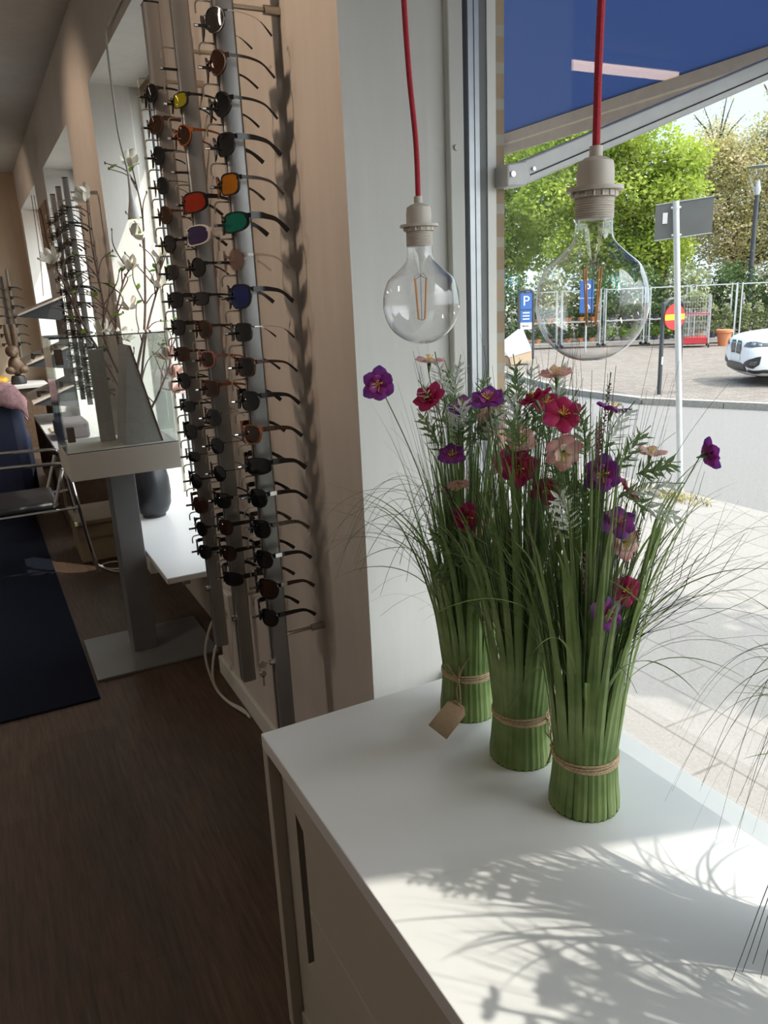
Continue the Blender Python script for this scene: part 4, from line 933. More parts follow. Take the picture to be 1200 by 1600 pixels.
MB().lathe([(.029, 2.0), (.025, 2.025), (.013, 2.085), (.008, 2.13), (.0065, 2.19), (.0001, 2.19)], 24, (LC.x, LC.y, 0)).obj('shade', 'lamp_white', hl)
MB().lathe([(.0001, 2.005), (.0265, 2.004)], 24, (LC.x, LC.y, 0)).obj('bulb', 'lamp_glow', hl)
MB().tube(spline([(.765, 3.93, 2.19), (.757, 3.92, 2.25), (.742, 3.90, 2.32), (.736, 3.90, 2.43), (.738, 3.90, 2.76), (.750, 3.85, 2.79), (.752, 3.5, 2.80)], 8), .0048, 8).obj('cable', 'cable_white', hl)

# ------------------------------------------------------------------ carpet, chair and the darker back of the shop
tag(MB().prism([(.232, 3.21, 0), (-3.4, 3.28, 0), (-3.4, 10.2, 0), (.21, 10.2, 0)], (0, 0, .0005), (0, 0, .010)).obj('carpet', 'carpet_navy', smooth=False), 'large dark navy carpet on the wooden floor', 'carpet')
ch = thing('visitor_chair', 'chrome armchair with a black seat beside the showcase', 'chair', (.15, 5.1, 0))
for k, y in enumerate((4.85, 5.39)):
    q = MB(); q.tube(spline([(-.52, y, 1.0), (-.40, y, .80), (-.16, y, .755), (.12, y, .745), (.33, y, .735), (.375, y, .715), (.385, y, .66), (.42, y, .33), (.462, y, .012)], 6), .011, 10); q.obj('arm', 'chrome', ch)
    q = MB(); q.tube([(.352, y + (.02 if k == 0 else -.02), .70), (.27, y + (.03 if k == 0 else -.03), .47)], .010, 8); q.obj('strut', 'chrome', ch)
    q = MB(); q.tube([(.40, y, .455), (-.3, y, .455)], .009, 8); q.obj('seat_rail', 'chrome', ch)
    q = MB(); q.tube([(-.38, y, .455), (-.45, y, .012)], .011, 8); q.tube([(-.38, y, .455), (-.52, y, 1.0)], .010, 8); q.obj('leg', 'chrome', ch)
MB().box(-.36, .30, 4.875, 5.365, .455, .505).obj('seat', 'vinyl_black', ch, bevel=.02)
MB().bar((-.43, 5.12, .60), (-.52, 5.12, 1.0), .47, .035, (1, 0, 0)).obj('backrest', 'vinyl_black', ch, bevel=.012)
ac = thing('armchair', 'dark blue upholstered armchair at the back of the shop', 'armchair', (-.05, 7.25, .01))
def rbox(name, x0, x1, y0, y1, z0, z1, mat, par, bv): return MB().box(x0, x1, y0, y1, z0, z1).obj(name, mat, par, bevel=bv)
rbox('seat', -.42, .24, 6.98, 7.6, .14, .46, 'chair_blue', ac, .05); rbox('backrest', -.46, .27, 6.78, 6.99, .10, 1.0, 'chair_blue', ac, .09)
rbox('armrest', .15, .30, 6.9, 7.6, .12, .66, 'chair_blue', ac, .06); rbox('armrest', -.50, -.36, 6.9, 7.6, .12, .66, 'chair_blue', ac, .06)
for a, c in ((-.42, 6.85), (.22, 6.85), (-.42, 7.5), (.22, 7.5)): MB().tube([(a, c, .012), (a, c, .16)], [.016, .022], 8).obj('leg', 'branch_bark', ac)
q = MB(); nx, ny = 22, 16; vs = []
for i in range(nx):
    u = i / (nx - 1); x = -.44 + .74 * u
    for j in range(ny):
        v = j / (ny - 1) * 1.0; s = v * .55 - .14
        if s < 0: y, z = 6.77, 1.012 + s
        elif s < .23: y, z = 6.77 + s, 1.012 + .012 * sin(s / .23 * pi)
        else: y, z = 7.0, 1.012 - (s - .23)
        wv = .012 * sin(i * 1.3 + j * .5) + .01 * sin(i * .6 - j); edge = max(0, u - .90)
        vs.append((x, y - .012 + wv * .5, z + .016 + wv - edge * 1.2))
q.add(vs, [(i * ny + j, i * ny + j + 1, (i + 1) * ny + j + 1, (i + 1) * ny + j) for i in range(nx - 1) for j in range(ny - 1)])
o = q.obj('throw_blanket', 'throw_pink', None, loc=(-.05, 6.9, 1.0)); md = o.modifiers.new('thickness', 'SOLIDIFY'); md.thickness = .012
tag(o, 'pink throw draped over the back of the dark blue armchair', 'blanket')
# low cabinet and shelves at the rear pillar
lc = thing('low_shelf_unit', 'low shelf unit with books under the third window bay', 'shelf unit', (.62, 7.1, 0))
for x0, x1, y0, y1, z0, z1, nm in ((.42, .76, 5.9, 8.4, .58, .605, 'top'), (.42, .76, 5.9, 8.4, .04, .06, 'bottom'), (.42, .76, 5.9, 5.925, .06, .58, 'side_panel'), (.42, .76, 8.375, 8.4, .06, .58, 'side_panel'), (.42, .76, 7.1, 7.12, .06, .58, 'divider'), (.745, .76, 5.9, 8.4, .06, .58, 'back_panel')): MB().box(x0, x1, y0, y1, z0, z1).obj(nm, 'carved_wood' if nm != 'top' else 'plinth_white', lc, smooth=False)
bk = random.Random(4)
yb = 5.94; i = 0
while yb < 7.05:
    th = bk.uniform(.03, .07); h = bk.uniform(.26, .42); c = bk.choice(['book_brown', 'book_pale', 'book_brown', 'paper_cream'])
    t = thing('binder', '%s folder, number %d from the showcase in the low shelf unit' % ({'book_brown': 'brown', 'book_pale': 'tan', 'paper_cream': 'cream'}[c], i + 1), 'folder', (.52, yb, .06), 'folders in the low shelf unit')
    MB().box(.445, .70, yb, yb + th - .004, .0605, .06 + h).obj('cover', c, t, smooth=False, bevel=.002); MB().box(.443, .4445, yb + th * .25, yb + th * .7, .06 + h * .55, .06 + h * .85).obj('spine_label', 'paper_cream', t, smooth=False)
    yb += th; i += 1
tag(MB().box(.48, .72, 6.55, 6.95, .606, .74).obj('fabric_box', 'box_grey', bevel=.02), 'dark grey box on top of the low shelf unit', 'box')
tag(MB().box(.46, .74, 7.0, 7.3, .606, .612).box(.47, .73, 7.01, 7.28, .612, .62).obj('paper_stack', 'paper_cream', smooth=False), 'flat stack of pale paper beside the dark grey box', 'paper')
for k, (z, lab) in enumerate(((1.62, 'uppermost slanted shelf with a dark underside on the rear pillar'), (1.20, 'middle slanted shelf carrying small objects on the rear pillar'), (.86, 'lowest slanted shelf on the rear pillar'))):
    t = thing('slanted_shelf', lab, 'shelf', (.6, 7.9, z), 'slanted shelves on the rear pillar')
    pz = [(.40, 0, z - .06), (.40, 0, z - .045), (XW - .001, 0, z + .085), (XW - .001, 0, z - .11)]
    MB().prism(pz, (0, 7.50, 0), (0, 8.40, 0)).obj('bracket', 'shelf_dark', t, smooth=False)
    MB().prism([(.385, 0, z - .052), (.385, 0, z - .036), (XW - .001, 0, z + .101), (XW - .001, 0, z + .085)], (0, 7.48, 0), (0, 8.42, 0)).obj('board', 'shelf_edge', t, smooth=False)
for k in range(6):
    z = (1.20, .86)[k // 3]; x = .47 + .1 * (k % 3); y = 7.52 + .05 * (k % 2); zz = z - .052 + (x - .385) * .363 + .019
    dup(proto[k % 4], 'pair of pale eyeglasses, %s from the left on the %s slanted shelf' % (['first', 'second', 'third'][k % 3], ['middle', 'lowest'][k // 3]), 'eyeglasses on the slanted shelves', (x - .03, y + .06, zz + .022))
pr = thing('wall_print', 'brown print hanging on the rear pillar above the slanted shelves', 'picture', (.76, 8.0, 2.2))
MB().box(XW - .012, XW - .001, 7.62, 8.36, 1.98, 2.52).obj('sheet', 'print_paper', pr, smooth=False); q = MB()
q.tube(spline([(XW - .014, 7.7, 2.05), (XW - .014, 7.9, 2.2), (XW - .014, 8.0, 2.42), (XW - .014, 8.1, 2.5)], 6), .006, 5); q.tube(spline([(XW - .014, 7.9, 2.2), (XW - .014, 8.15, 2.28), (XW - .014, 8.3, 2.3)], 6), .004, 5); q.obj('drawn_branch', 'book_brown', pr)
dk = thing('rear_counter', 'pale counter standing along the end wall', 'counter', (.1, 10.4, 0))
MB().box(-1.6, .72, 10.1, 10.75, .72, .76).obj('top', 'plinth_white', dk, smooth=False, bevel=.004); MB().box(-1.55, .66, 10.16, 10.74, 0, .72).obj('body', 'carved_wood', dk, smooth=False)
rb = thing('rabbit_figure', 'carved wooden rabbit with long upright ears on the rear counter', 'figurine', (.42, 10.35, .76))
B0 = (.42, 10.35)
MB().lathe([(.0001, .76), (.085, .76), (.09, .80), (.07, .86), (.0001, .87)], 20, (*B0, 0)).obj('plinth', 'vinyl_black', rb)
q = MB(); q.ball((B0[0], B0[1], .98), .12, 18, 12, 0, (.75, .8, 1)); q.ball((B0[0] + .07, B0[1] - .05, .93), .06, 12, 8, 0, (1, 1, .8)); q.ball((B0[0] - .07, B0[1] - .05, .93), .06, 12, 8, 0, (1, 1, .8))
q.ball((B0[0] - .02, B0[1] - .03, 1.15), .085, 16, 10, 0, (.9, 1.1, .85)); q.ball((B0[0] - .03, B0[1] - .11, 1.13), .045, 12, 8); q.obj('body', 'carved_wood', rb)
for sg in (-1, 1): q = MB(); q.tube(spline([(B0[0] + sg * .025, B0[1], 1.20), (B0[0] + sg * .035, B0[1], 1.32), (B0[0] + sg * .04, B0[1] + .01, 1.46)], 6), [.02 + .018 * sin(pi * (i + 1) / 15) for i in range(13)], 10); q.obj('ear', 'carved_wood', rb)
q = MB(); q.ball((.18, 10.3, .82), .13, 16, 10, 0, (1, .8, .5)); tag(q.obj('cushion', 'yellow_plastic'), 'small yellow cushion on the rear counter', 'cushion')
bi_ = thing('storage_bin', 'cream storage bin on the floor behind the showcase column', 'bin', (.55, 5.35, 0))
MB().prism([(.40, 5.15, 0), (.70, 5.15, 0), (.70, 5.6, 0), (.40, 5.6, 0)], (0, 0, .001), (0, 0, .26)).obj('tub', 'bin_cream', bi_, bevel=.015, smooth=False); MB().box(.385, .715, 5.135, 5.615, .26, .29).obj('lid', 'bin_cream', bi_, smooth=False, bevel=.006)
q = MB(); q.tube(spline([(.46, 5.1, .02), (.52, 4.95, .008), (.62, 4.9, .008), (.60, 5.05, .008), (.50, 5.02, .012), (.56, 4.86, .008), (.70, 4.8, .01)], 8), .005, 6); tag(q.obj('loose_cable', 'cable_white'), 'tangled pale cable on the floor in front of the cream bin', 'cable')
# power outlet and its cable
po = thing('power_outlet', 'pale wall outlet low on the near pillar', 'outlet', (XW, 2.9, .40)); MB().box(XW - .028, XW - .0005, 2.86, 2.95, .36, .48).obj('box', 'outlet_white', po, smooth=False, bevel=.006); MB().tube([(XW - .05, 2.905, .40), (XW - .028, 2.905, .40)], .018, 12).obj('plug', 'outlet_white', po)
q = MB(); q.tube(spline([(XW - .05, 2.905, .395), (XW - .09, 2.93, .34), (XW - .12, 2.96, .20), (XW - .10, 2.94, .06), (XW - .07, 2.88, .012), (XW - .035, 2.78, .010), (XW - .03, 2.70, .012)], 8), .0055, 8); q.tube(spline([(XW - .03, 2.72, .013), (XW - .075, 2.90, .012), (XW - .095, 2.98, .07), (XW - .07, 3.0, .19), (XW - .03, 3.02, .24)], 8), .0055, 8)
tag(q.obj('power_cable', 'cable_white'), 'white cable looping from the wall outlet down to the floor', 'cable')
cq = MB()
for sg in (-1, 1): cq.tube(spline([(.80 + sg * .012, 9.2, 2.76), (.80 + sg * .02, 9.2, 2.2), (.80 + sg * .05, 9.2, 1.75)], 6), .004, 5)
tag(cq.obj('hanging_strings', 'branch_bark'), 'thin dark strings hanging in the farthest window bay', 'strings')
# ceiling lamps of the shop, with two unseen strip lights added as fill
def strip_lamp(x0, x1, y, lab, glow='fill_tube_glow'):
    t = thing('strip_light', lab, 'ceiling light', ((x0 + x1) / 2, y, ZC), 'ceiling strip lights'); MB().box(x0, x1, y - .09, y + .09, ZC - .06, ZC - .001).obj('housing', 'lamp_white', t, smooth=False, bevel=.004); MB().box(x0 + .02, x1 - .02, y - .07, y + .07, ZC - .085, ZC - .06).obj('diffuser', glow, t, smooth=False)
strip_lamp(-3.0, -1.75, 4.80, 'ceiling strip light mirrored in the window glass', 'tube_soft')
strip_lamp(-2.70, -1.55, 8.2, 'unseen ceiling strip light towards the rear wall, added to brighten the shop')  # added out of view as fill light
strip_lamp(-2.70, -1.55, 2.1, 'unseen ceiling strip light beside the camera, added to brighten the middle of the shop')  # extra fill strip, unseen, lifts the dark interior
def spot(x, y, aim, power, lab):
    t = thing('ceiling_spot', lab, 'ceiling light', (x, y, ZC), 'ceiling spots'); p = Vector((x, y, ZC - .16)); d = (Vector(aim) - p).normalized()
    MB().tube([(x, y, ZC - .001), (x, y, ZC - .10)], .012, 10).obj('stem', 'spot_body', t); MB().tube([p - d * .08, p - d * .02, p + d * .06], [.03, .045, .05], 20, cap=False).obj('head', 'spot_body', t)
    l = bpy.data.lights.new('spot_lamp', 'SPOT'); l.energy = power; l.spot_size = radians(75); l.spot_blend = .8; l.color = (1, .74, .54); l.shadow_soft_size = .04
    lo = bpy.data.objects.new('spot_lamp', l); COL.objects.link(lo); lo.parent = t; lo.location = p + d * .07 - Vector((x, y, ZC)); lo.rotation_euler = (-d).to_track_quat('Z', 'Y').to_euler()
spot(-.55, 1.7, (.763, 2.1, 2.3), 20, 'ceiling spot turned on the near pillar'); spot(-.55, 5.0, (.763, 5.2, 2.3), 14, 'ceiling spot turned on the second pillar'); spot(-.6, 8.0, (.6, 9.6, 2.2), 16, 'ceiling spot turned on the rear corner')

# ------------------------------------------------------------------ awning outside
aw = thing('awning', 'blue shop awning with a grey front bar and fold out arms above the window', 'awning', (XF, 1.5, 2.9))
AY0, AY1 = -.455, 3.3; BX, BZ = 2.36, 2.29
q = MB(); ny = 14; nx = 8; vs = []
for i in range(nx + 1):
    u = i / nx
    for j in range(ny + 1):
        v = j / ny; vs.append((XF + .06 + (BX - XF - .06) * u, AY0 + (AY1 - AY0) * v, 3.12 + (BZ - 3.12) * u - .025 * sin(pi * u)))
q.add(vs, [(i * (ny + 1) + j, i * (ny + 1) + j + 1, (i + 1) * (ny + 1) + j + 1, (i + 1) * (ny + 1) + j) for i in range(nx) for j in range(ny)]); q.obj('fabric', 'awning_blue', aw)
MB().box(BX - .02, BX + .05, AY0 - .03, AY1 + .03, BZ - .035, BZ + .035).obj('front_bar', 'awning_bar', aw, smooth=False, bevel=.008)
MB().box(BX - .016, BX - .012, AY0, AY1, BZ - .075, BZ - .03).obj('valance_rail', 'awning_bar', aw, smooth=False)
MB().box(XF, XF + .11, AY0 - .03, AY1 + .03, 3.06, 3.18).obj('roller_box', 'awning_bar', aw, smooth=False, bevel=.02)
for y in (1.565, 3.2):
    a = (1.197, y, 1.873); c = (BX, y, BZ - .02)
    q = MB().bar(a, c, .03, .052); q.obj('arm', 'arm_grey', aw, smooth=False, bevel=.004)
    MB().bar((1.197, y - .0165, 1.863), (BX, y - .0165, BZ - .030), .002, .003).obj('arm_seam', 'gap_black', aw, smooth=False)
    q = MB().prism([(1.145, 0, 1.842), (1.198, 0, 1.844), (1.212, 0, 1.864), (1.198, 0, 1.898), (1.145, 0, 1.89)], (0, y - .022, 0), (0, y + .03, 0)); k = q.obj('bracket', 'arm_grey', aw, smooth=False, bevel=.004)
    MB().tube([(1.157, y - .028, 1.868), (1.157, y - .02, 1.868)], .006, 10).tube([(1.222, y - .021, 1.882), (1.222, y - .016, 1.882)], .004, 10).obj('bolt', 'chrome', k)

# ------------------------------------------------------------------ signs and posts
sp = thing('sign_post', 'galvanised post with the dark back of a rectangular sign, at the sidewalk edge', 'sign', (6.30, 5.54, GZ))
def vdir(a): return Vector(a).normalized()
top = Vector((6.19, 5.67, 2.34)); bot = Vector((6.33, 5.52, GZ))
MB().tube([bot, top], .030, 16).obj('post', 'galvanised', sp)
pd = Vector((.37, -.385, .0)).normalized(); pn = Vector((-.72, -.69, 0)); pc = Vector((6.235, 5.60, 2.165)) + Vector((.05, .05, 0))
q = MB(); hw, hh = .262, .165; sl_ = .035
cor = [pc - pd * hw + Vector((0, 0, hh - sl_ * .2)), pc + pd * hw + Vector((0, 0, hh + sl_)), pc + pd * hw + Vector((0, 0, -hh + sl_)), pc - pd * hw + Vector((0, 0, -hh - sl_ * .2))]
q.prism(cor, (.004, .004, 0), (.008, .008, 0)); q.obj('plate', 'sign_back', sp, smooth=False)
q = MB()
for a, c in ((0, 1), (3, 2)): q.bar(cor[a], cor[c], .006, .008)
q.bar(cor[0], cor[3], .006, .008); q.bar(cor[1], cor[2], .006, .008); q.obj('rim', 'galvanised', sp, smooth=False)
for z in (2.28, 2.03):
    p = bot.lerp(top, (z - GZ) / (top.z - GZ)); q = MB().tube([p - pd * .045, p + pd * .045], .012, 8).tube([p - Vector((0, 0, .012)), p + Vector((0, 0, .012))], .034, 14); q.obj('clamp', 'galvanised', sp)
q = MB(); a = pc - pd * .17 + Vector((0, 0, .03)) + pn * .0; q.prism([a + pd * i * .022 + Vector((0, 0, j * .05)) for i, j in ((-1, -1), (1, -1), (1, 1), (-1, 1))], (-.004, -.004, 0), (-.002, -.002, 0)); q.obj('sticker', 'sign_white', sp, smooth=False)
gr = random.Random(2); q = MB()
for k in range(260):
    a = gr.uniform(0, 6.28); d = gr.uniform(.02, .34) ** 1; p = Vector((6.33 - .1 + d * cos(a) * .5, 5.52 + d * sin(a) * 1.4, GZ)); q.ribbon([p, p + Vector((gr.uniform(-.03, .03), gr.uniform(-.03, .03), gr.uniform(.02, .06))), p + Vector((gr.uniform(-.06, .06), gr.uniform(-.06, .06), gr.uniform(.03, .09)))], [.004, .003, .0005], (cos(a * 3), sin(a * 3), 0))
tag(q.obj('dry_grass', 'dry_grass'), 'dry grass tufts at the foot of the galvanised sign post', 'grass', kind='stuff')
# hoop barrier with the no entry disc
hp = thing('hoop_barrier', 'dark steel hoop barrier carrying a red disc with a yellow bar', 'barrier', (11.58, 10.6, GZ + .09))
A = Vector((11.50, 10.69, GZ)); Bp = Vector((11.95, 10.64, GZ)); H = 1.84
pts = [A, A + Vector((.015, -.015, 1.5)), A + Vector((.03, -.03, 1.72))] ; up = Vector((0, 0, 1)); mid = (A + Bp) / 2
sp_ = [A, A + up * (H - .22), A.lerp(Bp, .08) + up * (H - .09), A.lerp(Bp, .25) + up * (H - .01), A.lerp(Bp, .5) + up * H, A.lerp(Bp, .75) + up * (H - .01), A.lerp(Bp, .92) + up * (H - .09), Bp + up * (H - .22), Bp]
MB().tube(spline(sp_, 6), .040, 12).obj('hoop', 'dark_steel', hp)
dn = Vector((-.11, -.994, 0)); dc = mid + up * 1.52 + Vector((-.005, -.045, 0))
def disc(q, c, n_, r, t0, t1, mi=0, k=36):
    s = n_.cross(Vector((0, 0, 1))).normalized(); u = s.cross(n_)
    q.prism([c + s * r * cos(2 * pi * i / k) + u * r * sin(2 * pi * i / k) for i in range(k)], n_ * t0, n_ * t1, mi)
q = MB(); disc(q, dc, dn, .235, 0, .012); dk_ = q.obj('disc', 'sign_red', hp, smooth=False)
s = dn.cross(up).normalized(); q = MB(); q.prism([dc + s * a + up * c for a, c in ((-.225, -.052), (.225, -.052), (.225, .052), (-.225, .052))], dn * .012, dn * .015); q.obj('bar', 'sign_yellow', dk_, smooth=False)
MB().bar(A + up * .66 + dn * .04, A + up * .80 + dn * .04, .03, .01, dn).obj('sticker', 'sign_white', hp, smooth=False)
# lettering helper: simple bar strokes on a plane
def text_on(parent, name, txt, size, c, n_, mat):
    cu = bpy.data.curves.new(name, 'FONT'); cu.body = txt; cu.size = size; cu.align_x = 'CENTER'; cu.align_y = 'CENTER'; cu.extrude = .002
    tmp = bpy.data.objects.new(name, cu); COL.objects.link(tmp); bpy.context.view_layer.update()
    dg = bpy.context.evaluated_depsgraph_get(); me = bpy.data.meshes.new_from_object(tmp.evaluated_get(dg)); bpy.data.objects.remove(tmp)
    me.materials.clear(); me.materials.append(MAT[mat]); o = bpy.data.objects.new(name, me); COL.objects.link(o); o.parent = parent
    x = Vector((0, 0, 1)).cross(n_).normalized(); y = n_.cross(x); mt_ = Matrix((x, y, n_)).transposed().to_4x4(); mt_.translation = Vector(c) - ORG[parent.name]; o.matrix_local = mt_
    return o
def panel(parent, name, c, n_, w_, h_, d_, mat):
    x = Vector((0, 0, 1)).cross(n_).normalized(); y = n_.cross(x); c = Vector(c)
    q = MB(); q.prism([c + x * w_ / 2 * a + y * h_ / 2 * b_ for a, b_ in ((-1, -1), (1, -1), (1, 1), (-1, 1))], n_ * 0, n_ * d_); return q.obj(name, mat, parent, smooth=False)
sn = Vector((-.62, -.785, 0)).normalized(); pc = Vector((14.73, 18.95, 0))
pk = thing('parking_sign', 'tall parking sign with a white P on blue over blue hours and an arrow plate', 'sign', (14.73, 18.95, GZ))
sx = Vector((0, 0, 1)).cross(sn).normalized()
for sg in (-1, 1): MB().tube([pc + sx * sg * .21 + up * GZ, pc + sx * sg * .21 + up * 1.42], .035, 10).obj('post', 'dark_steel', pk)
MB().tube(spline([pc - sx * .21 + up * 1.40, pc - sx * .16 + up * 1.49, pc + up * 1.50, pc + sx * .16 + up * 1.49, pc + sx * .21 + up * 1.40], 5), .035, 10).obj('top_hoop', 'dark_steel', pk)
panel(pk, 'backing', pc + up * .93, sn, .37, 1.06, .02, 'dark_steel')
for nm, z, h, mt_ in (('parking_plate', 1.19, .46, 'sign_blue'), ('hours_plate', .76, .34, 'sign_blue'), ('arrow_plate', .48, .20, 'sign_white')): panel(pk, nm, pc + up * z + sn * .02, sn, .335, h, .006, mt_)
text_on(pk, 'letter', 'P', .40, pc + up * 1.19 + sn * .03, sn, 'sign_white')
for k in range(3): q = panel(pk, 'hours_line', pc + up * (.86 - .09 * k) + sn * .027, sn, .20, .035, .003, 'sign_white')
panel(pk, 'arrow', pc + up * .48 + sn * .027, sn, .16, .022, .003, 'gap_black')
c_ = pc + up * .48 - sx * .09 + sn * .027; q = MB(); q.prism([c_ - sx * .03, c_ + sx * .02 + up * .032, c_ + sx * .02 - up * .032], sn * 0, sn * .003); q.obj('arrow_head', 'gap_black', pk, smooth=False)
# second sign, for disabled parking, seen through the near bulb
pc2 = Vector((17.2, 19.1, 0)); ds = thing('disabled_parking_sign', 'blue disabled parking sign seen through the larger bulb', 'sign', (17.2, 19.1, GZ))
MB().tube([pc2 + up * GZ, pc2 + up * 1.75], .03, 10).obj('post', 'galvanised', ds)
panel(ds, 'plate', pc2 + up * 1.22 - sn * -.032, sn, .42, .98, .01, 'sign_blue')
text_on(ds, 'letter', 'P', .45, pc2 + up * 1.44 + sn * .046, sn, 'sign_white'); panel(ds, 'divider', pc2 + up * 1.18 + sn * .043, sn, .40, .015, .003, 'sign_white')
q = MB(); w0 = pc2 + up * .94 + sn * .047
P2 = lambda a, c: w0 + sx * a + up * c
q.tube([P2(.075 * cos(k * .33 - 2.4) , .075 * sin(k * .33 - 2.4) - .03) for k in range(15)], .012, 6); q.tube([P2(-.03, .14), P2(-.02, .0), P2(.06, -.0), P2(.10, -.09)], .014, 6); q.ball(tuple(P2(-.035, .175)), .025, 8, 6); q.obj('wheelchair_symbol', 'sign_white', ds)
# street lamp
lp = thing('street_lamp', 'black lamp post with a clear cone shaped lantern', 'street lamp', (24.53, 18.95, GZ))
b0 = Vector((24.53, 18.95, GZ)); MB().tube([b0, b0 + up * 1.0, b0 + up * 4.84], [.11, .09, .075], 16).obj('post', 'dark_steel', lp)
MB().lathe([(.09, 4.25), (.12, 4.3), (.40, 5.10), (.42, 5.15)], 24, (b0.x, b0.y, 0)).obj('lantern', 'lamp_glass', lp); MB().lathe([(.42, 5.15), (.425, 5.16), (.38, 5.175), (.0001, 5.18)], 24, (b0.x, b0.y, 0)).obj('cap', 'spacer', lp)
MB().tube([b0 + up * 4.84, b0 + up * 5.0, b0 + up * 5.3], [.07, .11, .05], 12).obj('bulb', 'lamp_white', lp)
# white and tan block
bx_ = thing('utility_block', 'tilted white block with tan sides by the brick edge of the window', 'box', (13.45, 17.5, GZ))
q = MB(); rx = Vector((.80, -.60, 0)); ry = Vector((.60, .80, 0)); c0 = Vector((13.42, 17.42, GZ + .1))
q.prism([c0 + rx * a + up * z for a, z in ((-.30, .0), (.26, .13), (.24, .38), (-.36, .22))], ry * 0, ry * .5); q.obj('base', 'block_tan', bx_, smooth=False)
q = MB(); q.prism([c0 + rx * a + up * z for a, z in ((-.37, .22), (.25, .385), (.03, .92), (-.12, .95), (-.62, .58))], ry * -.01, ry * .52); q.obj('cover', 'block_white', bx_, smooth=False)
q = MB(); q.prism([c0 + rx * a + up * z for a, z in ((-.75, -.08), (-.30, .0), (-.37, .22), (-.72, .24))], ry * .05, ry * .48); q.obj('foot', 'block_brown', bx_, smooth=False)

# ------------------------------------------------------------------ parked car
CF = Vector((13.80, 10.80, GZ + .09)); hd = Vector((-.842, .539, 0)).normalized(); ang = math.atan2(hd.y, hd.x)
car = thing('car', 'white car parked on the brick lot, only its front in the picture', 'car', tuple(CF), None, ang)
# local: +x forward, +y left side; nose at x = 0
st = [  # x, half width, bottom z, belt z, top z, roof half width
    (.05, .60, .36, .66, .82, .44), (.0, .74, .22, .74, .93, .57), (-.16, .86, .15, .80, .99, .65), (-.50, .905, .14, .86, 1.04, .70), (-1.05, .915, .14, .92, 1.08, .72), (-1.28, .915, .15, .95, 1.13, .70),
    (-1.95, .92, .22, .98, 1.55, .60), (-2.5, .92, .22, .98, 1.60, .60), (-3.3, .92, .22, .98, 1.58, .60), (-4.0, .90, .25, .98, 1.50, .56), (-4.35, .84, .32, .94, 1.12, .60), (-4.44, .76, .36, .80, .98, .6)]
q = MB(); vs = []
for x, hw, zb, zl, zt, rw in st:
    sec = [(-hw * .86, zb), (-hw, zb + .16), (-hw, (zb + zl) / 2 + .08), (-hw * .985, zl), (-rw, zt - .025), (-rw * .55, zt), (rw * .55, zt), (rw, zt - .025), (hw * .985, zl), (hw, (zb + zl) / 2 + .08), (hw, zb + .16), (hw * .86, zb)]
    vs += [(x, y, z) for y, z in sec]
n = 12; k = len(st); fs = [(i * n + j, (i + 1) * n + j, (i + 1) * n + (j + 1) % n, i * n + (j + 1) % n) for i in range(k - 1) for j in range(n)] + [tuple(range(n)), tuple(range((k - 1) * n, k * n))[::-1]]
q.add(vs, [f[::-1] for f in fs]); body = q.obj('body', 'car_white', car, world=False, subsurf=3, angle=60)
def patch(name, poly, mat, par, off=.006, k=7):
    """a thin trim piece laid onto the bodywork"""
    P_ = [Vector(p) for p in poly]; c = sum(P_, Vector()) / len(P_); fine = []
    for i, p in enumerate(P_):
        for j in range(5): fine.append(p.lerp(P_[(i + 1) % len(P_)], j / 5))
    q = MB(); vs = [c]; n = len(fine)
    for r_ in range(1, k + 1): vs += [c.lerp(p, r_ / k) for p in fine]
    fs = [(0, 1 + j, 1 + (j + 1) % n) for j in range(n)] + [(1 + r_ * n + j, 1 + (r_ + 1) * n + j, 1 + (r_ + 1) * n + (j + 1) % n, 1 + r_ * n + (j + 1) % n) for r_ in range(k - 1) for j in range(n)]
    q.add(vs, fs); o = q.obj(name, mat, par, world=False, angle=60)
    sw = o.modifiers.new('lie_on_body', 'SHRINKWRAP'); sw.target = body; sw.wrap_method = 'NEAREST_SURFACEPOINT'; sw.wrap_mode = 'ABOVE_SURFACE'; sw.offset = off
    sd = o.modifiers.new('thickness', 'SOLIDIFY'); sd.thickness = .008; sd.offset = 0
    return o
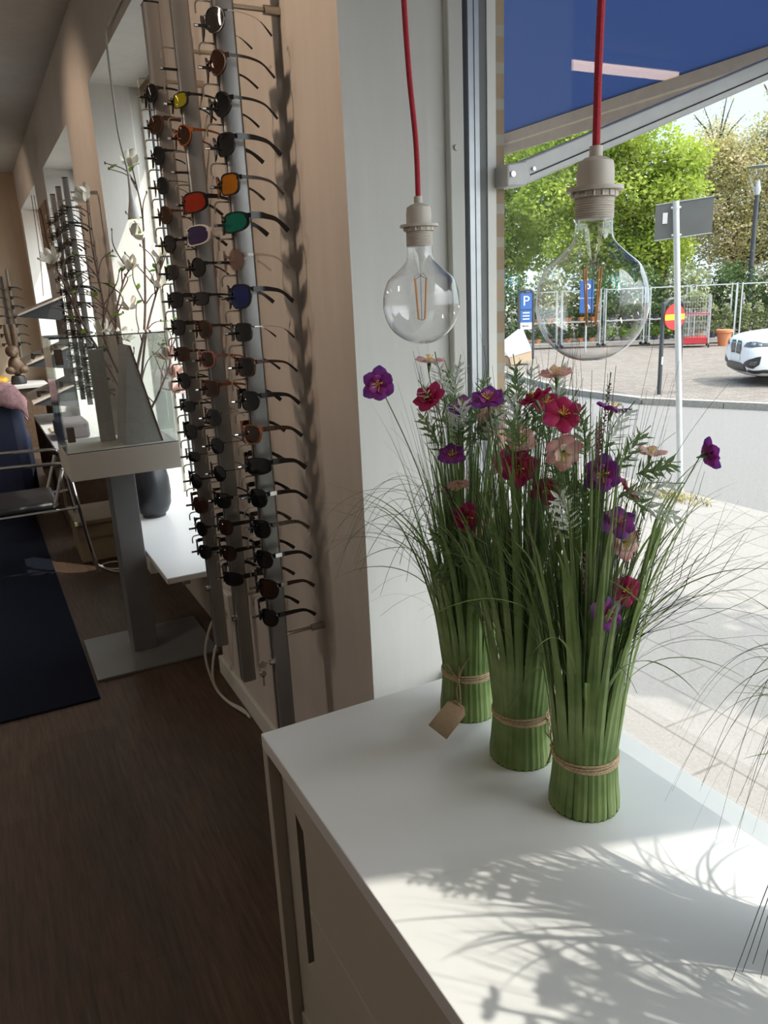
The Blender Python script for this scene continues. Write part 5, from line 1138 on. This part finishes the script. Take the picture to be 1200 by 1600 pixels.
for sg in (-1, 1):
    gp = [(.06, sg * .03, .62), (.06, sg * .25, .61), (.04, sg * .30, .73), (.02, sg * .27, .845), (.04, sg * .05, .86), (.06, sg * .025, .74)]
    kd = patch('grille', gp, 'car_black', car, .006); patch('grille_rim', [(x, sg * .155 + (y - sg * .155) * 1.12, .735 + (z - .735) * 1.12) for x, y, z in gp], 'chrome', kd, .002)
    for j in range(6):
        yy = sg * (.062 + .036 * j); patch('slat', [(.06, yy - .006, .635), (.06, yy + .006, .635), (.04, yy + .006, .83), (.04, yy - .006, .83)], 'rim_grey', kd, .012, 3)
    h = patch('headlight', [(.0, sg * .40, .76), (-.05, sg * .66, .745), (-.24, sg * .88, .80), (-.42, sg * .90, .86), (-.20, sg * .84, .875), (-.0, sg * .50, .84)], 'headlamp', car)
    patch('lamp_eye', [(-.05, sg * .62, .78), (-.07, sg * .70, .78), (-.07, sg * .70, .84), (-.05, sg * .62, .84)], 'rim_grey', h, .014, 3); patch('lamp_eye', [(-.10, sg * .76, .79), (-.14, sg * .82, .80), (-.14, sg * .82, .85), (-.10, sg * .76, .845)], 'rim_grey', h, .014, 3)
    lo = patch('air_intake', [(.03, sg * .44, .42), (-.05, sg * .74, .36), (-.12, sg * .84, .44), (-.14, sg * .86, .60), (-.08, sg * .78, .58), (.02, sg * .50, .47)], 'car_black', car)
    patch('fog_lamp', [(-.05, sg * .66, .42), (-.09, sg * .76, .42), (-.10, sg * .78, .50), (-.05, sg * .68, .49)], 'headlamp', lo, .014, 3)
    for wx in (-.84, -3.55):
        wq = MB(); wq.lathe([(.20, -.10), (.33, -.11), (.345, -.07), (.345, .07), (.33, .11), (.20, .10)], 32, (wx, sg * .845, .335), axis='y'); wh = wq.obj('wheel', 'tyre', car, world=False)
        rq = MB(); rq.lathe([(.0001, sg * .085), (.06, sg * .09), (.19, sg * .07), (.215, sg * .10), (.225, sg * .10)], 24, (wx, sg * .845, .335), axis='y')
        rq.obj('rim', 'rim_grey', wh, world=False)
        ap = [(wx + .44 * cos(a_ * pi / 12), sg * .93, .30 + .45 * sin(a_ * pi / 12)) for a_ in range(13)] + [(wx - .44, sg * .93, .20), (wx + .44, sg * .93, .20)]
        patch('wheel_arch', ap, 'car_black', car)
patch('lower_bumper', [(.03, -.56, .25), (.03, .56, .25), (.06, .52, .40), (.07, .30, .44), (.07, -.30, .44), (.06, -.52, .40)], 'car_black', car)
for sg in (-1, 1): patch('bumper_corner', [(.03, sg * .56, .24), (-.20, sg * .88, .24), (-.44, sg * .90, .24), (-.44, sg * .90, .33), (-.20, sg * .88, .33), (.03, sg * .62, .32)], 'car_black', car)
patch('number_plate', [(.07, -.26, .47), (.07, .26, .47), (.07, .26, .58), (.07, -.26, .58)], 'sign_white', car, .010)
MB().box(-2.9, -.9, -.93, .93, .21, .30).obj('sill_trim', 'car_black', car, world=False, bevel=.02)
q = MB(); q.add([(-1.30, -.66, 1.125), (-1.30, .66, 1.125), (-1.88, .56, 1.53), (-1.88, -.56, 1.53)], [(0, 1, 2, 3)])
q.v = [(x + .02, y, z + .025) for x, y, z in q.v]; q.obj('windscreen', 'car_glass', car, world=False)
for sg in (-1, 1):
    q = MB(); q.prism([(-1.55, sg * .88, 1.02), (-3.7, sg * .88, 1.02), (-3.4, sg * .70, 1.46), (-2.0, sg * .70, 1.46)], (0, 0, 0), (0, sg * .04, 0)); q.obj('side_window', 'car_glass', car, world=False, smooth=False)
    q = MB(); q.ball((-1.42, sg * 1.0, 1.08), .11, 12, 8, 0, (.6, 1, .8)); q.obj('mirror', 'car_black', car, world=False)
strip('trim_lot_line', 'lot_line', [(13.8, 9.35), (18.6, 8.3), (18.6, 8.42), (13.8, 9.47)], GZ + .094)

# ------------------------------------------------------------------ plant trolleys of the garden stall across the lot
LZ = GZ + .09; tr_ = random.Random(9)
def shrub(q, c, r, n, sz, sq=1.0, rn=tr_):
    for k in range(n):
        u = rn.uniform(-1, 1); a = rn.uniform(0, 6.28); s_ = sqrt(1 - u * u); rad = r * rn.uniform(.55, 1.05)
        p = Vector((c[0] + rad * s_ * cos(a), c[1] + rad * s_ * sin(a), c[2] + rad * u * sq)); d = Vector((rn.uniform(-1, 1), rn.uniform(-1, 1), rn.uniform(-.6, 1))).normalized(); e = d.cross(Vector((rn.uniform(-1, 1), rn.uniform(-1, 1), rn.uniform(-1, 1)))).normalized()
        z = sz * rn.uniform(.6, 1.3); q.add([p - d * z, p + e * z * .5, p + d * z, p - e * z * .5], [(0, 1, 2, 3)])
L0 = Vector((17.3, 21.6, 0)); L1 = Vector((24.4, 16.3, 0)); ld = (L1 - L0).normalized(); ln = Vector((-ld.y, ld.x, 0))
if ln.dot(Vector((-1, -1, 0))) < 0: ln = -ln
def potted(base, r, mat, pot, lab, grp, hgt=1.0, sz=.05, n=260):
    t = thing('potted_plant', lab, 'plant', tuple(base), grp); b_ = Vector(base)
    MB().lathe([(.0001, 0.001), (r * .5, 0.001), (r * .66, r * .7), (r * .72, r * .7), (r * .72, r * .85), (.0001, r * .8)], 16, tuple(b_)).obj('pot', pot, t)
    q = MB(); shrub(q, (b_.x, b_.y, b_.z + r * .8 + r * .8 * hgt), r, n, sz, hgt); q.obj('foliage', mat, t)
CARTW = 1.25; idx = 0
names = ['leftmost', 'second from the left', 'third from the left', 'fourth from the left', 'fifth from the left', 'rightmost']
kinds = [('dark_leaf', 'terracotta'), ('dark_leaf', 'terracotta'), ('bright_leaf', 'pot_black'), ('bright_leaf', 'pot_black'), ('olive_leaf', 'pot_black'), ('olive_leaf', 'pot_black')]
for k in range(6):
    c = L0 + ld * (1.42 * k) + up * LZ
    t = thing('plant_trolley', 'steel plant trolley, %s of the row across the lot' % names[k], 'trolley', tuple(c), 'plant trolleys across the lot')
    cs = [c + ld * a * CARTW / 2 + ln * b_ * .28 for a, b_ in ((-1, -1), (1, -1), (1, 1), (-1, 1))]
    for p in cs: MB().bar(p + up * .12, p + up * 1.92, .04, .04, ld).obj('post', 'cart_steel', t, smooth=False)
    shl = (.16, .85) if k < 4 else (.16,)
    for z in shl: q = MB(); q.prism(cs, up * z, up * (z + .03)); q.obj('shelf', 'cart_steel', t, smooth=False)
    q = MB()
    for a in (0, 1, 2, 3): q.bar(cs[a] + up * 1.88, cs[(a + 1) % 4] + up * 1.88, .03, .03)
    q.obj('top_rails', 'cart_steel', t, smooth=False)
    for p in cs: MB().tube([p + ln * .02 + up * .06, p - ln * .02 + up * .06], .055, 10).obj('castor', 'tyre', t)
    leafm, potm = kinds[k]
    for z in shl:
        for j in range(3):
            pb = c + ld * (j - 1) * .40 + ln * .08 + up * (z + .03)
            big = k >= 4
            potted(pb, .17 if not big else .20, leafm if not (z > .5 and k in (2, 3)) else 'dark_leaf', potm if not (k == 4 and j == 0) else 'terracotta', '%s shrub in a %s pot, %s on the %s shelf of the %s trolley' % ({'dark_leaf': 'dark green', 'bright_leaf': 'bright green', 'olive_leaf': 'olive'}[leafm], {'terracotta': 'terracotta', 'pot_black': 'black'}[potm if not (k == 4 and j == 0) else 'terracotta'], ['left', 'centre', 'right'][j], 'upper' if z > .5 else 'lower', ['first', 'second', 'third', 'fourth', 'fifth', 'sixth'][k]), 'potted shrubs on the trolleys', 2.6 if big else 1.15, .06, 420 if big else 240)
# roll cage
rc = thing('roll_cage', 'wire mesh roll cage with a red base and a pink band', 'trolley', (20.6, 18.2, LZ))
c = Vector((20.45, 17.75, LZ)); u = Vector((.70, -.714, 0)); v = Vector((.714, .70, 0)); cs = [c + u * a * .46 + v * b_ * .36 for a, b_ in ((-1, -1), (1, -1), (1, 1), (-1, 1))]
q = MB(); q.prism([c + u * a * .43 + v * b_ * .33 for a, b_ in ((-1, -1), (1, -1), (1, 1), (-1, 1))], up * .12, up * .30); q.obj('base', 'crate_red', rc, smooth=False)
q = MB(); q.prism([c + u * a * .44 + v * b_ * .34 for a, b_ in ((-1, -1), (1, -1), (1, 1), (-1, 1))], up * .98, up * 1.06); q.obj('band', 'crate_pink', rc, smooth=False)
q = MB()
for p in cs: q.bar(p + up * .1, p + up * 1.6, .03, .03, u)
for a in range(4):
    p0, p1 = cs[a], cs[(a + 1) % 4]
    for j in range(1, 12): pp = p0.lerp(p1, j / 12); q.bar(pp + up * .3, pp + up * 1.6, .008, .008, u)
    for z in (.4, .6, .8, 1.0, 1.2, 1.4, 1.59): q.bar(p0 + up * z, p1 + up * z, .012, .012)
q.obj('mesh_walls', 'cart_steel', rc, smooth=False)
for p in cs: MB().tube([p + u * .02 + up * .06, p - u * .02 + up * .06], .06, 10).obj('castor', 'tyre', rc)
q = MB(); shrub(q, (c.x, c.y, c.z + 1.45), .38, 500, .07, .8); tag(q.obj('cut_foliage', 'olive_leaf'), 'grey green foliage piled in the roll cage', 'plant')
pt = thing('terracotta_pot', 'large orange terracotta pot on the ground beside the roll cage', 'pot', (21.25, 17.2, LZ)); MB().lathe([(.0001, .001), (.16, .001), (.23, .42), (.26, .42), (.26, .50), (.22, .50), (.0001, .46)], 20, (21.25, 17.2, LZ)).obj('body', 'terracotta', pt)
# striped stalls behind
def stall(c, w_, mat, lab, z1):
    t = thing('market_stall', lab, 'stall', tuple(c), 'striped market stalls'); c = Vector(c); cs = [c + ld * a * w_ / 2 + ln * b_ * 1.1 for a, b_ in ((-1, -1), (1, -1), (1, 1), (-1, 1))]
    for p in cs: MB().tube([p, p + up * (z1 - .2)], .04, 8).obj('post', 'galvanised', t)
    q = MB(); ns = 24; cols = 2
    for j in range(ns):
        a = c + ld * (j / ns - .5) * w_; b_ = c + ld * ((j + 1) / ns - .5) * w_
        f0, f1 = ln * 1.25, ln * .1
        q.add([a + f0 + up * (z1 - .55), b_ + f0 + up * (z1 - .55), b_ + f0 + up * (z1 - .25), a + f0 + up * (z1 - .25), b_ + f1 + up * (z1 + .5), a + f1 + up * (z1 + .5), b_ - f0 + up * (z1 - .25), a - f0 + up * (z1 - .25)], [(0, 1, 2, 3), (3, 2, 4, 5), (5, 4, 6, 7)], j % 2)
    q.obj('canopy', ['sign_white', mat], t, smooth=False)
    q = MB(); q.bar(c + up * .5 + ln * .9, c + up * .5 + ln * .9 + up * .001, .01, .01); 
    MB().bar(c - ld * w_ * .45 + up * .75, c + ld * w_ * .45 + up * .75, 1.2, .08).obj('table', 'stall_wall', t, smooth=False)
plain('stripe_blue_plain', (.10, .26, .46), .8); plain('stripe_green_plain', (.06, .42, .27), .8)
stall((18.6, 26.6, LZ), 2.6, 'stripe_blue_plain', 'market stall with a blue and white striped canopy by the window edge', 2.0)
stall((23.0, 24.2, LZ), 2.0, 'stripe_green_plain', 'market stall with a green and white striped canopy behind the larger bulb', 2.0)

# ------------------------------------------------------------------ trees
def tree(name, base, h, crown, leaf, n, sz, lab, seed, trunk_r=.16, bare=0):
    r = random.Random(seed); t = thing(name, lab, 'tree', tuple(base), None); B = Vector(base); q = MB()
    fork = B + up * h * .28
    q.tube(spline([B, B + up * h * .15 + Vector((.08, .05, 0)), fork], 4), [trunk_r * (1.15 - .03 * i) for i in range(9)], 10)
    cl = MB()
    for (dx, dy, dz, cr) in crown:
        e = B + Vector((dx, dy, dz)); sp_ = spline([fork - up * .2, fork.lerp(e, .5) + up * .35, e], 5); q.tube(sp_, [max(.02, trunk_r * .6 * (1 - i / len(sp_))) for i in range(len(sp_))], 6)
        for k in range(int(n * cr ** 2 / sum(c[3] ** 2 for c in crown))):
            u = r.uniform(-1, 1); a = r.uniform(0, 6.28); s_ = sqrt(1 - u * u); rad = cr * (r.random() ** .45) * (1 + .22 * sin(a * 3 + dx) * s_ + .15 * sin(u * 6 + dy))
            p = e + Vector((rad * s_ * cos(a), rad * s_ * sin(a), rad * u * .9)); d = Vector((r.uniform(-1, 1), r.uniform(-1, 1), r.uniform(-.7, .5))).normalized(); w_ = d.cross(Vector((r.uniform(-1, 1), r.uniform(-1, 1), r.uniform(-1, 1)))).normalized(); z = sz * r.uniform(.6, 1.35)
            cl.add([p - d * z, p + w_ * z * .6, p + d * z, p - w_ * z * .6], [(0, 1, 2, 3)])
    for k in range(bare):
        dx, dy, dz, cr = r.choice(crown); a = r.uniform(0, 6.28); p0 = B + Vector((dx, dy, dz)); p1 = p0 + Vector((cos(a) * cr * .7, sin(a) * cr * .7, cr * r.uniform(.9, 1.7)))
        q.tube([p0, p0.lerp(p1, .5) + Vector((0, 0, .2)), p1], [.05, .03, .012], 5)
        for j in range(40):
            p = p0.lerp(p1, r.uniform(.4, 1)) + Vector((r.gauss(0, .10), r.gauss(0, .10), r.gauss(0, .10))); d = Vector((r.uniform(-1, 1), r.uniform(-1, 1), r.uniform(-1, 1))).normalized(); w_ = d.cross(Vector((.3, .5, .8))).normalized(); z = sz * r.uniform(.5, 1)
            cl.add([p - d * z, p + w_ * z * .6, p + d * z, p - w_ * z * .6], [(0, 1, 2, 3)])
    q.obj('trunk', 'tree_bark', t); cl.obj('foliage', leaf, t, smooth=False)
def ring_crown(seed, w_, h0, h1, n, cr):
    r = random.Random(seed); return [(r.uniform(-w_, w_), r.uniform(-w_, w_), h0 + (h1 - h0) * (k + .5) / n + r.uniform(-.3, .3), cr * r.uniform(.75, 1.15)) for k in range(n)]
GF = GZ - .3
def tbase(x, y): return (x, y, LZ)
tree('maple_tree', tbase(24.6, 23.0), 8, [(-2.2, 2.0, 3.6, 1.7), (-.8, .8, 3.2, 1.5), (-1.6, 1.4, 5.4, 1.9), (-.2, .2, 4.9, 1.7), (-1.2, 1.1, 7.2, 1.7), (.3, -.2, 6.3, 1.3), (-3.2, 3.0, 5.6, 1.7), (-2.6, 2.6, 7.6, 1.5), (.2, -.1, 3.1, 1.0)], 'maple_leaf', 40000, .085, 'bright green maple whose dark trunk stands right of the larger bulb', 31, .26)
tree('maple_tree', tbase(21.2, 29.5), 9, [(0, 0, 3.4, 1.9), (-1.5, 1.3, 4.4, 1.9), (1.3, -1.1, 4.2, 1.8), (0, 0, 6.0, 2.2), (-1.0, 1.0, 7.8, 1.8), (1.3, -1.0, 7.4, 1.9), (0, 0, 9.2, 1.5), (-2.0, 2.0, 2.7, 1.2)], 'maple_leaf', 40000, .085, 'bright green maple nearest the brick edge of the window', 32, .22)
tree('copper_tree', tbase(29.3, 23.2), 9, [(0, 0, 3.4, 2.0), (-1.3, 1.1, 4.6, 1.8), (1.4, -1.3, 4.4, 2.0), (0, 0, 6.0, 2.0), (1.8, -1.7, 6.3, 1.7), (-.9, .8, 7.0, 1.4), (2.9, -2.6, 4.6, 2.0), (3.4, -3.2, 6.8, 1.6), (.9, -.8, 7.6, 1.2), (2.2, -2.0, 2.8, 1.7)], 'copper_leaf', 70000, .062, 'copper coloured tree with blossom and bare upright twigs against the sky', 33, .22, 46)
tree('copper_tree', tbase(33.5, 18.2), 9, [(0, 0, 3.4, 2.2), (-1.5, 1.3, 5.0, 2.0), (1.4, -1.3, 5.2, 2.0), (0, 0, 7.0, 2.0), (-.6, .6, 8.4, 1.3)], 'copper_leaf', 36000, .066, 'copper coloured tree behind the street lamp', 34, .22, 26)
hr = random.Random(8)
for k in range(9):
    x = 17.9 + 1.30 * k; y = 24.3 - .97 * k
    q = MB(); shrub(q, (x, y, LZ + 1.25), .95, 2200, .09, 1.5, hr); tag(q.obj('hedge_bush', ['dark_leaf', 'olive_leaf', 'bright_leaf'][k % 3] if k not in (2, 5) else 'dark_leaf'), '%s bush behind the trolleys, %s from the left' % ({'dark_leaf': 'dark green', 'olive_leaf': 'olive green', 'bright_leaf': 'fresh green'}[(['dark_leaf', 'olive_leaf', 'bright_leaf'][k % 3] if k not in (2, 5) else 'dark_leaf')], ['first', 'second', 'third', 'fourth', 'fifth', 'sixth', 'seventh', 'eighth', 'ninth'][k]), 'bush', 'bushes behind the trolleys')
# the street tree whose leafy shadow falls on the paving
tree('street_tree', (5.9, .0, GZ), 5, [(0, 0, 4.1, .75), (.6, -.5, 4.5, .7), (-.5, .5, 4.5, .6), (.2, .1, 5.1, .65)], 'maple_leaf', 2600, .10, 'street tree outside the frame whose leaf shadow falls on the paving', 41, .08)
